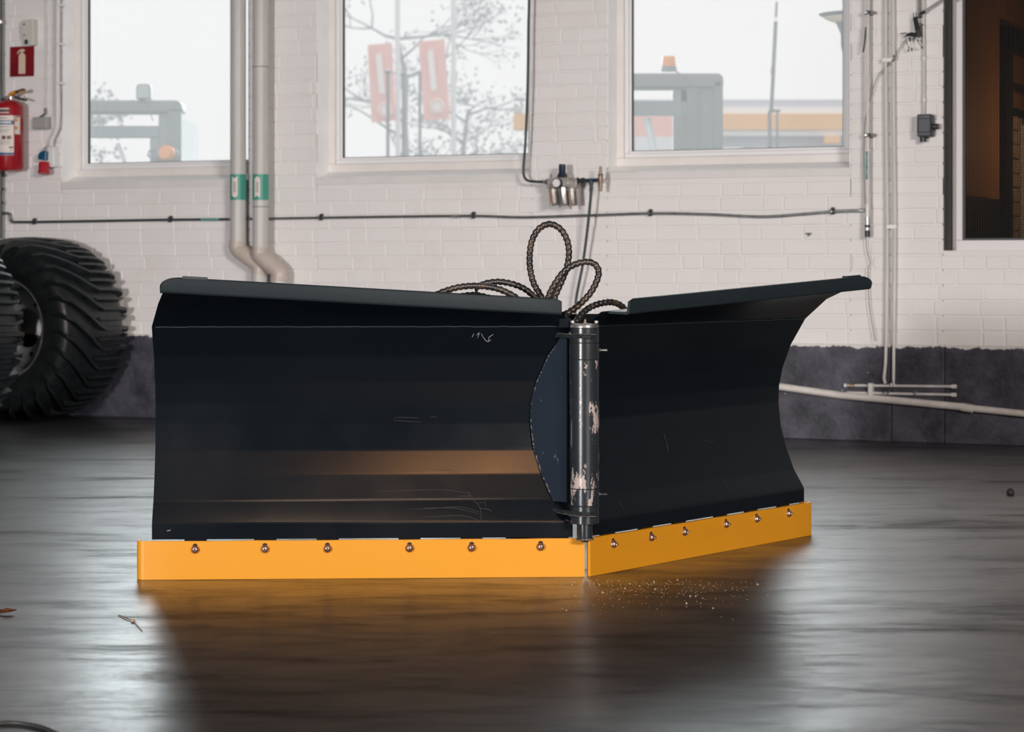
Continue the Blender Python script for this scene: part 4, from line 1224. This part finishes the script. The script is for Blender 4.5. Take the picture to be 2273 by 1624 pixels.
for y in (57, 88):
    c = W(75.5, y, .02); MB().cyl(c - Vector((.006, 0, 0)), c + Vector((.006, 0, 0)), .006, n=8).part('side_stud', M['clip'], dv)

sg = wroot('safety_sign', 'red fire extinguisher sign with a cream pictogram', 'sign', 49, 136, .0)
MB().prism([W(22.5, 104, .012), W(75.5, 102, .006), W(75, 169, .006), (W(22, 170.5, .012))], (0, .002, 0)).part('plate', M['signred'], sg, smooth=0)
def sgp(x, y): return W(x, y, .0125)
picto = MB()
picto.prism([sgp(41, 164), sgp(56, 163.5), sgp(56.3, 124), sgp(54.5, 119.5), sgp(51, 117.5), sgp(47, 117.5), sgp(43.5, 119.5), sgp(41.6, 124)], (0, .001, 0))
picto.prism([sgp(47, 118), sgp(51, 118), sgp(51, 114), sgp(54.8, 114.2), sgp(55, 110), sgp(49, 108.3), sgp(44, 110.5), sgp(40, 114), sgp(37, 120), sgp(39, 119.5), sgp(42.5, 115.5), sgp(46.5, 114)], (0, .001, 0))
picto.part('pictogram', M['signcream'], sg, smooth=0)
for x, y in ((28, 136), (70.5, 134)):
    c = W(x, y, .012); MB().cyl(c, c + Vector((0, -.003, 0)), .003, n=8).part('screw', M['galv'], sg)

EXR, EXD = .083, .11
ec = W(20, 380, EXD)
ex = wroot('fire_extinguisher', 'red fire extinguisher with white and blue label hanging on the wall', 'extinguisher', 20, 380, EXD)
zA, zB = W(20, 380, EXD).z, W(20, 232, EXD).z
axb = Vector((ec.x, ec.y, 0))
body = MB().lathe(axb, (0, 0, 1), [(0, zA + .004), (.06, zA), (.076, zA + .006), (EXR, zA + .02), (EXR, zB - .012), (.078, zB), (.055, zB + .018), (.024, zB + .026), (.02, zB + .036), (0, zB + .036)], 36).part('cylinder', M['red'], ex)
def exp_(ang, z, o=.0006): return axb + Vector(((EXR + o) * math.cos(ang), (EXR + o) * math.sin(ang), z))
def patch(name, mat, a0, a1, py0, py1, parent, o=.0008):
    z0_, z1_ = W(20, py1, EXD).z, W(20, py0, EXD).z
    n = 8
    return MB().sheet([[exp_(math.radians(a0 + (a1 - a0) * i / n), z0_, o), exp_(math.radians(a0 + (a1 - a0) * i / n), z1_, o)] for i in range(n + 1)]).part(name, mat, parent)
lb = patch('label', M['tapewhite'], -118, -34, 258, 346, ex)
patch('label_band', M['bluelabel'], -118, -34.5, 269, 278, lb, .0014)
patch('label_band', M['bluelabel'], -118, -33.5, 340, 345.5, lb, .0014)
patch('label', M['tapewhite'], -112, -53, 242, 253, ex)
sl = patch('label', M['tapewhite'], -31, -5, 258.5, 299, ex)
for y in (268, 285.5):
    patch('label_spot', M['orangetag'], -30, -19, y - 3.5, y + 3.5, sl, .0014)
patch('print_line', M['ink'], -29, -9, 259.5, 262, sl, .0016)
for k, (a0, a1, y0, y1, m) in enumerate(((-150, -100, 244.5, 251, 'ink'), (-140, -108, 262.5, 265, 'greybox'), (-145, -100, 282, 284, 'greybox'), (-145, -98, 289, 290.5, 'greybox'), (-140, -103, 293, 294.5, 'greybox'), (-128, -113, 303, 311, 'ink'), (-102, -91, 303, 310, 'signred'), (-108, -101, 303, 311, 'ink'), (-140, -95, 315, 317, 'greybox'), (-140, -98, 320, 321.5, 'greybox'), (-100, -84, 327, 330, 'ink'), (-94, -90, 333, 336, 'ink'), (-150, -92, 271.5, 275, 'whitebox'))):
    patch('print_line', M[m], a0 + 47, a1 + 47, y0, y1, lb, .0019)
e0 = W(24, 226, EXD)
vv = MB().lathe(e0 - Vector((0, 0, .004)), (0, 0, 1), [(.02, 0), (.02, .008), (.014, .012), (.014, .04), (.009, .044), (0, .044)], 16).part('valve', M['zinc'], ex)
def bar(P, hw, th, m, nm):
    P = [W(x, y, EXD + .03) for x, y in P]
    mb = MB()
    for a, b in zip(P[:-1], P[1:]):
        u = (b - a).normalized(); n_ = Vector((-u.z, 0, u.x)) * hw
        mb.hexa([a - n_, b - n_, b - n_ + Vector((0, .03, 0)), a - n_ + Vector((0, .03, 0)), a + n_, b + n_, b + n_ + Vector((0, .03, 0)), a + n_ + Vector((0, .03, 0))])
    return mb.part(nm, M[m], vv, bevel=.002)
bar([(30, 214), (40, 218), (54, 222)], .006, .01, 'clip', 'carry_handle')
bar([(18, 211), (33, 203)], .009, .01, 'orangetag', 'safety_tag')
bar([(33, 204), (50, 198)], .006, .01, 'clip', 'lever')
bar([(41, 204), (49, 202)], .004, .01, 'orangetag', 'safety_tag')
wtube(MB(), [(16, 219), (8, 222), (2, 230), (-3, 245), (-6, 300)], EXD + .02, .011, 10, .01).part('discharge_hose', M['clip'], ex)
MB().tube([W(12, 220, EXD + .02), W(18, 218, EXD + .02)], .014, 10).part('hose_nut', M['zinc'], ex)
mbk = MB(); wbox(mbk, 10, 32, 250, 262, 0, .03); mbk.part('wall_bracket', M['galvdark'], ex)

jb = wroot('junction_box', 'grey junction box between the extinguisher and the white cable', 'box', 92, 275, .0)
wbox(MB(), 72, 103, 259.5, 286, .0, .05).part('housing', M['greybox'], jb, bevel=.004)
wbox(MB(), 74, 101, 262, 284, .049, .054).part('cover', M['greybox'], jb, bevel=.003)
wtube(MB(), [(88, 260), (94, 256), (100, 252), (100, 240)], .03, .0045, 8, .01).part('cable_gland', M['clip'], jb)
wtube(MB(), [(100, 250), (101, 180), (102, 90), (101, -80), (101, -600)], .012, .0034, 6, .06).part('cable', M['brick'], jb)

ck = wroot('cable', 'white cable hanging beside the left window down to the plug', 'cable', 126, 200, .03)
wtube(MB(), [(129, -600), (129, -80), (128, 60), (127.5, 180), (127.5, 262), (126, 284), (119, 300), (114, 312), (112.5, 324)], .055, .0085, 10, .02).part('cable_run', M['whitebox'], ck)
for y in (10, 97, 184):
    mbk = MB(); wbox(mbk, 123, 130, y - 2.5, y + 2.5, .0, .066); mbk.part('cable_clip', M['whitebox'], ck, bevel=.002)
so = wroot('power_socket', 'white power plug box with blue lid and red connector below the white cable', 'socket', 106, 350, .0)
P = [(104, 325), (118, 325.5), (120, 370.5), (112, 371.5), (101, 363)]
MB().prism([W(x, y, .055) for x, y in P], (0, .055, 0)).part('housing', M['whitebox'], so, smooth=0, bevel=.006)
MB().prism([W(x, y, .08) for x, y in ((87, 338), (95, 334), (102, 336), (101, 356), (84, 354), (83.5, 345))], (0, .06, 0)).part('blue_lid', M['blueplug'], so, smooth=0, bevel=.004)
a, b = W(92, 365, .07), W(108, 370, .09)
MB().lathe(W(98, 361, .07), (W(97, 388, .085) - W(98, 361, .07)), [(0, 0), (.030, 0), (.032, .01), (.030, .045), (.034, .05), (.034, .065), (0, .068)], 8).part('red_connector', M['redplug'], so, smooth=20)
MB().prism([W(x, y, .06) for x, y in ((97, 326), (104, 324), (104, 336), (94, 336))], (0, .06, 0)).part('back_plate', M['greybox'], so, smooth=0)

# ================================================================= on the floor
lf = FL(20, 1363)
def leaf(label, p, sz, rz, mat):
    pts = []
    n, m = 9, 5
    rows = []
    for i in range(n):
        t = i / (n - 1)
        wdt = sz * .38 * math.sin(math.pi * min(1, t * 1.02 + .02)) ** .7 * (1 + .25 * math.sin(t * 18))
        rows.append([Vector(((t - .5) * sz, (j / (m - 1) - .5) * 2 * wdt, .004 + .25 * sz * (abs(j / (m - 1) - .5) * 2) ** 2 * (.6 + .4 * math.sin(t * 5)) + .15 * sz * t * t)) for j in range(m)])
    bk = [[q + Vector((0, 0, .0006)) for q in r] for r in rows]
    o = root('dead_leaf', label, 'leaf', None, p)
    o.rotation_euler = (0, 0, rz); o['_org'] = (0, 0, 0)
    MB().sheet(rows, bk).part('blade', mat, o)
    MB().tube([(-sz * .5, 0, .005), (-sz * .75, .004, .003), (-sz * .95, .01, .001)], .0007, 5).part('stalk', mat, o)
    return o
leaf('curled brown leaf lying on the floor at the lower left', lf, .036, .25, M['leaf'])
leaf('half-hidden brown leaf at the left picture edge', FL(-3, 1363), .03, 2.2, M['leaf'])
nt_ = FL(2243, 1098)
MB().lathe((0, 0, 0), (0, 0, 1), [(.0, .0), (.012, .0005), (.0155, .006), (.014, .014), (.010, .021), (.004, .0245), (0, .025)], 14).thing('chestnut', M['nut'], 'small dark lump lying on the floor at the far right', 'debris', None, (0, 0, 0)).location = nt_
tg = root('twig', 'thin dry twig lying on the floor at the lower left', 'twig', None, FL(295, 1385))
tg['_org'] = tuple(FL(295, 1385))
MB().tube([FL(263, 1364, .002), FL(280, 1371, .003), FL(297, 1378, .003), FL(316, 1400, .002)], [.0012, .0018, .0012, .0008], 6).part('stem', M['brownwire'], tg)
MB().lathe(FL(295, 1377, .004), (1, 0, 0), [(0, -.006), (.004, -.002), (.004, .002), (0, .006)], 8).part('bud', M['crumb'], tg)
MB().tube(spline([FL(-40, 1608, .004), FL(20, 1604, .004), FL(60, 1607, .004), FL(100, 1616, .004), FL(150, 1640, .004)], .02), .0042, 8).thing('cable', M['wire'], 'dark cable crossing the floor at the bottom left corner', 'cable')
# grit swept along the foot of the blades
gr = MB()
rg = random.Random(3)
for i in range(420):
    px = rg.gauss(1420, 150); py = 1283 + abs(rg.gauss(0, 30)) + max(0, (px - 1300) * .02)
    if px < 1240 or px > 1900: continue
    c = FL(px, py); s = rg.uniform(.0006, .0017) * (1 + (rg.random() < .06) * 1.4)
    gr.add([c + Vector((s, 0, 0)), c + Vector((-s * .6, s * .9, 0)), c + Vector((-s * .6, -s * .9, 0)), c + Vector((0, 0, s * 1.3))], [(0, 1, 2), (0, 3, 1), (1, 3, 2), (2, 3, 0)])
gr.thing('grit', M['crumb'], 'fine sandy grit scattered on the floor below the hinge', 'grit', kind='stuff', smooth=0)

# ================================================================= outside the windows
def obox(mb, px0, px1, py0, py1, Ya, Yb):
    """upright box whose front face at depth Ya covers the given pixels"""
    a, b = PX(px0, py0, Ya), PX(px1, py1, Ya)
    return mb.box(a.x, b.x, Ya, Yb, b.z, a.z)
def rbox(mb, px0, px1, py0, py1, Ya, Yb, r):
    """the same with rounded upper corners"""
    a, b = PX(px0, py0, Ya), PX(px1, py1, Ya)
    poly = [(a.x, b.z), (b.x, b.z)]
    for k in range(6):
        t = k / 5 * math.pi / 2
        poly.append((b.x - r + r * math.cos(t), a.z - r + r * math.sin(t)))
    for k in range(6):
        t = math.pi / 2 + k / 5 * math.pi / 2
        poly.append((a.x + r + r * math.cos(t), a.z - r + r * math.sin(t)))
    return mb.prism([(x, Ya, z) for x, z in poly], (0, Yb - Ya, 0))

def ground(px, Y): return Vector(((px - CX) / FPX * Y, Y, -.05))
# loader behind the left window
YA = 18.0
ca = root('loader_cab', 'grey loader cab with round amber lamp seen through the left window', 'vehicle', None, ground(300, YA))
rbox(MB(), 60, 404, 222, 251, YA, YA + .22, .06).part('roof', M['cab'], ca, bevel=.02)
obox(MB(), 372, 402, 240, 430, YA, YA + .1).part('pillar', M['cab'], ca, bevel=.01)
obox(MB(), 60, 80, 240, 430, YA, YA + .1).part('pillar', M['cab'], ca, bevel=.01)
obox(MB(), 352, 374, 249, 430, YA + .04, YA + .06).part('side_glass', M['cabglass'], ca)
obox(MB(), 78, 354, 279, 306, YA + .03, YA + .08).part('rear_rail', M['cabglass'], ca, bevel=.01)
obox(MB(), 333, 353, 306, 430, YA + .03, YA + .06).part('rear_post', M['cabglass'], ca)
obox(MB(), 397, 405, 262, 430, YA + .1, YA + .9).part('side_frame', M['cab'], ca)
MB().tube([PX(262, 318, YA + .1), PX(285, 380, YA + .1)], .02, 6).part('wiper_arm', M['cablight'], ca)
obox(MB(), 60, 405, 430, 560, YA, YA + 1.4).part('body', M['cab'], ca, bevel=.03)
for x in (110, 340):
    c = ground(x, YA + .4); MB().lathe(c + Vector((0, 0, .45)), (0, -1, 0), [(0, .2), (.22, .2), (.3, .22), (.45, .2), (.45, -.2), (0, -.2)], 24).part('wheel', M['rubber'], ca)
c = PX(371, 340, YA - .12)
am = MB().lathe(c, (-.15, -1, 0), [(.045, -.09), (.058, -.05), (.066, 0), (.062, .045), (.045, .065), (0, .07)], 20).part('amber_lamp', M['amber'], ca)
MB().lathe(c, (-.15, -1, 0), [(.04, -.12), (.07, -.1), (.07, -.05), (.06, -.04)], 20).part('lamp_base', M['cab'], am)
MB().tube([PX(352, 352, YA - .02), PX(338, 352, YA - .05), PX(328, 345, YA - .05), PX(332, 334, YA - .04), PX(343, 330, YA)], .008, 6).part('lamp_bracket', M['cab'], ca)
wl = rbox(MB(), 302, 334, 186, 220, YA - .03, YA + .07, .03).part('work_lamp', M['cab'], ca, bevel=.01)
rbox(MB(), 305, 331, 189, 217, YA - .04, YA - .028, .025).part('work_lamp_lens', M['lamplens'], wl)
MB().cyl(PX(316, 220, YA + .02), PX(314, 230, YA + .05), .022, n=10).part('work_lamp_foot', M['cab'], wl)
MB().tube([PX(320, 228, YA - .02), PX(332, 248, YA - .02), PX(340, 268, YA - .02)], .004, 6).part('lamp_lead', M['cab'], ca)

# loader behind the right window
YB_ = 17.5
cc = root('loader_cab', 'grey loader cab with orange beacon on its roof behind the right window', 'vehicle', None, ground(1500, YB_))
rbox(MB(), 1330, 1606, 162, 196, YB_, YB_ + .2, .05).part('roof', M['cab'], cc, bevel=.02)
obox(MB(), 1585, 1605, 180, 420, YB_, YB_ + .1).part('pillar', M['cab'], cc, bevel=.008)
obox(MB(), 1512, 1586, 195, 420, YB_ + .03, YB_ + .05).part('door_glass', M['cabglass'], cc)
obox(MB(), 1525, 1550, 195, 420, YB_ + .0, YB_ + .03).part('door_post', M['cab'], cc)
obox(MB(), 1330, 1513, 195, 200, YB_ + .02, YB_ + .06).part('screen_rail', M['cab'], cc)
obox(MB(), 1330, 1513, 224, 257, YB_ + .02, YB_ + .06).part('screen_rail', M['cabglass'], cc)
obox(MB(), 1494, 1530, 257, 420, YB_ + .02, YB_ + .06).part('screen_post', M['cab'], cc)
rbox(MB(), 1493, 1526, 200, 225, YB_ + .03, YB_ + .05, .01).part('screen_glass', M['cabglass'], cc)
mb = MB(); mb.tube([PX(1436, 262, YB_ + .1), PX(1462, 380, YB_ + .1)], .03, 8); mb.part('wiper_arm', M['cablight'], cc)
obox(MB(), 1330, 1606, 420, 560, YB_, YB_ + 1.4).part('body', M['cab'], cc, bevel=.03)
for x in (1370, 1560):
    c = ground(x, YB_ + .4); MB().lathe(c + Vector((0, 0, .45)), (0, -1, 0), [(0, .2), (.22, .2), (.3, .22), (.45, .2), (.45, -.2), (0, -.2)], 24).part('wheel', M['rubber'], cc)
c = PX(1485, 158, YB_ + .1)
bk = MB().lathe(c, (0, 0, 1), [(0, 0), (.063, 0), (.06, .035), (.05, .04)], 20).part('beacon_base', M['cab'], cc)
MB().lathe(c + Vector((0, 0, .03)), (0, 0, 1), [(.054, 0), (.056, .01), (.051, .075), (.046, .085), (0, .087)], 20).part('beacon_lens', M['amber'], bk)
MB().tube(spline([PX(1500, 158, YB_ + .05), PX(1520, 172, YB_ - .02), PX(1540, 192, YB_ - .02), PX(1560, 205, YB_ - .02), PX(1590, 192, YB_ - .02)], .03), .006, 6).part('beacon_lead', M['cab'], cc)

# flags on white poles, lamp posts, trees
YF = 60.0
for lab, x0_, x1_, y0_, y1_, sh, xp in (('salmon flag with white print, left one of the two', 816, 870, 100, 272, 9, 884), ('salmon flag with white print, right one of the two', 929, 987, 92, 268, 12, 1008)):
    fg = root('flag', lab, 'flag', None, ground(xp, YF), 'flags outside the middle window')
    MB().tube([ground(xp, YF), PX(xp - 2, -160, YF)], .07, 10).part('flag_pole', M['whitepole'], fg)
    rows = []
    for i in range(9):
        t = i / 8; y = y0_ + (y1_ - y0_) * t
        rows.append([PX(x0_ + sh * t + (x1_ - x0_) * s, y - 5 * s + 5 * math.sin(t * 5) * s * 0, YF + .12 * math.sin(s * 5 + t * 3)) for s in (0, .25, .5, .75, 1)])
    cl = MB().sheet(rows, [[p + Vector((0, .02, 0)) for p in r] for r in rows]).part('flag_cloth', M['flag'], fg)
    xm = (x0_ + x1_) / 2 - 3
    MB().prism([PX(xm - 6, y0_ + 22, YF - .2), PX(xm + 6, y0_ + 18, YF - .2), PX(xm + 15, y0_ + 108, YF - .2), PX(xm + 2, y0_ + 108, YF - .2)], (0, .03, 0)).part('print_bar', M['flagmark'], cl, smooth=0)
    cr = PX(xm + 15, y0_ + 143, YF - .2)
    MB().lathe(cr, (0, 1, 0), [(0, 0), (.20, 0), (.20, .03), (0, .03)], 24).part('print_disc', M['flagmark'], cl)
    MB().lathe(cr - Vector((0, .01, 0)), (0, 1, 0), [(.13, -.01), (.16, -.01), (.16, .02), (.13, .02)], 24, closed=True).part('print_ring', M['flag'], cl)
for lab, x, yt, Y in (('grey street lamp in front of the left flag', 861, 155, 40.0), ('grey street lamp between the two flags', 895, 160, 46.0), ('slim grey post before the right flag', 932, 160, 46.0)):
    lpz = root('street_lamp', lab, 'street lamp', None, ground(x, Y), 'street lamps outside')
    MB().tube([ground(x, Y), PX(x, yt, Y)], .03, 8).part('post', M['pole'], lpz)
    if x < 930: MB().lathe(PX(x, yt + 6, Y), (0, 0, 1), [(.03, -.03), (.06, 0), (.07, .03), (.03, .05), (0, .05)], 12).part('lamp_head', M['pole'], lpz)
MB().tube([ground(434, 40), PX(434, 282, 40)], .02, 6).thing('post', M['pole'], 'faint thin post right of the left cab', 'post', None, (0, 0, 0))

def tree(label, px, Y, top, spread, seed, trunk=.16):
    rr = random.Random(seed)
    tr = root('bare_tree', label, 'tree', None, ground(px, Y), 'trees outside the windows')
    base = ground(px, Y)
    H_ = PX(px, top, Y).z
    trunk_pts = [base + Vector((rr.uniform(-.15, .15) * (i > 0), 0, H_ * .8 * i / 6)) for i in range(7)]
    MB().tube(trunk_pts, [trunk * (1 - .12 * i) for i in range(7)], 8).part('trunk', M['bark'], tr)
    br, tw_ = MB(), MB()
    def grow(p, d, L, r, dep):
        q = p + d * L * .5 + Vector((rr.uniform(-.1, .1), rr.uniform(-.1, .1), 0)) * L
        e = q + (d + Vector((rr.uniform(-.3, .3), rr.uniform(-.3, .3), rr.uniform(-.1, .3)))).normalized() * L * .5
        (br if dep < 2 else tw_).tube([p, q, e], [r, r * .8, r * .6], 4, caps=False)
        if dep >= 4:
            for _ in range(2):
                c_ = e + Vector((rr.gauss(0, .25), rr.gauss(0, .25), rr.gauss(0, .2))); s_ = rr.uniform(.025, .06)
                leaves.add([c_ + Vector((s_, 0, 0)), c_ + Vector((0, 0, s_)), c_ - Vector((s_, 0, 0)), c_ - Vector((0, 0, s_))], [(0, 1, 2, 3)])
            return
        for _ in range(rr.choice((2, 3))):
            nd = (d + Vector((rr.uniform(-.9, .9), rr.uniform(-.9, .9), rr.uniform(-.35, .6)))).normalized()
            grow(e, nd, L * rr.uniform(.6, .82), r * .6, dep + 1)
    leaves = MB()
    for i in range(11):
        p = trunk_pts[2 + i % 5].lerp(trunk_pts[min(6, 3 + i % 5)], rr.random())
        a = rr.uniform(0, 6.28)
        grow(p, Vector((math.cos(a), math.sin(a) * .6, rr.uniform(.1, .7))).normalized(), spread * rr.uniform(.22, .36), trunk * .28, 0)
    br.part('branches', M['bark'], tr, kind='stuff'); tw_.part('twigs', M['bark'], tr, kind='stuff'); leaves.part('dry_leaves', M['leafy'], tr, kind='stuff', smooth=0)
tree('bare winter tree rising behind the two flags', 893, 72, -60, 4.4, 5, .19)
tree('low bare tree right of the flags', 1030, 76, 150, 2.8, 9, .18)
tree('faint bare tree at the edge of the left window', 178, 55, 190, 1.5, 12, .12)

# filling station canopy
YC = 50.0
cn = root('canopy', 'filling station canopy with an orange stripe behind the right window', 'building', None, ground(1600, YC))
rbox(MB(), 1139, 1990, 252, 287, YC - .15, YC + .3, .1).part('orange_stripe', M['canopyo'], cn)
obox(MB(), 1160, 1985, 237, 254, YC, YC + 6).part('fascia', M['canopyw'], cn)
obox(MB(), 1200, 1985, 285, 301, YC - .05, YC + .6).part('fascia', M['canopyw'], cn)
rbox(MB(), 1200, 1985, 221, 239, YC + .1, YC + 6, .06).part('roof', M['canopyg'], cn)
obox(MB(), 1240, 1985, 301, 326, YC + .3, YC + .6).part('soffit', M['canopyg'], cn)
obox(MB(), 1830, 1865, 301, 318, YC - .2, YC).part('sign_box', M['canopyo'], cn)
for x in (1250, 1650, 1950):
    obox(MB(), x, x + 30, 320, 690, YC + 1.0, YC + 1.3).part('column', M['canopyw'], cn)
obox(MB(), 1140, 1170, 236, 250, YC + 1, YC + 1.4).part('roof_box', M['canopyg'], cn)
hb = root('billboard', 'pale red and white board seen under the cab screen', 'sign', None, ground(1460, 30))
obox(MB(), 1400, 1512, 257, 303, 30, 30.1).part('board', M['flag'], hb)
for x in (1402, 1505): obox(MB(), x, x + 6, 303, 735, 30, 30.1).part('leg', M['whitepole'], hb)
obox(MB(), 1400, 1512, 303, 400, 30.0, 30.1).part('lower_board', M['whitepole'], hb)

# mast
ms = root('antenna_mast', 'slim leaning mast with a red band in front of the canopy', 'mast', None, ground(1716, 24))
MB().tube([PX(1712, 250, 24), PX(1722, 48, 24)], .02, 8).part('rod', M['pole'], ms)
MB().tube([PX(1722.5, 38, 24), PX(1724, 4, 24)], .012, 8).part('rod_tip', M['pole'], ms)
MB().tube([PX(1722, 48, 24), PX(1722.5, 38, 24)], .006, 8).part('rod_joint', M['whitepole'], ms)
MB().tube([PX(1714, 165, 24), PX(1715, 148, 24)], .016, 8).part('band', M['redplug'], ms)
mb = MB(); mb.tube([PX(1708, 248, 24), PX(1710, 420, 24), ground(1711, 24)], .02, 8); mb.tube([PX(1725, 248, 24), PX(1725, 420, 24), ground(1725, 24)], .012, 8); mb.part('legs', M['pole'], ms)
MB().tube([PX(1706, 245, 24), PX(1732, 246, 24)], .016, 8).part('cross_arm', M['pole'], ms)

# outdoor wall lantern at the top right of the third window
YL = 12.6
la = root('wall_lantern', 'weathered outdoor lantern at the top right of the right window', 'lamp', None, PX(1868, 80, YL))
c = PX(1893, 40, YL)
MB().lathe(PX(1893, 142, YL), (0, 0, 1), [(.0, 0), (.02, .01), (.055, .05), (.068, .11), (.068, .165), (.085, .21), (.105, .255), (.10, .28)], 28).part('bowl', M['lanternbody'], la)
MB().lathe(PX(1893, 38, YL), (0, 0, 1), [(.098, -.02), (.185, .012), (.19, .018), (.07, .028), (.05, .06), (.06, .09), (.03, .11), (.03, .3)], 28).part('shade', M['lanternbody'], la)
MB().lathe(PX(1893, 38, YL), (0, 0, 1), [(.100, -.022), (.165, -.001), (.15, -.012), (.1, -.03)], 28).part('lens', M['lens'], la)
MB().box(c.x + .0, c.x + .4, YL - .02, YL + .02, c.z + .12, c.z + .16).part('arm', M['lanternbody'], la)
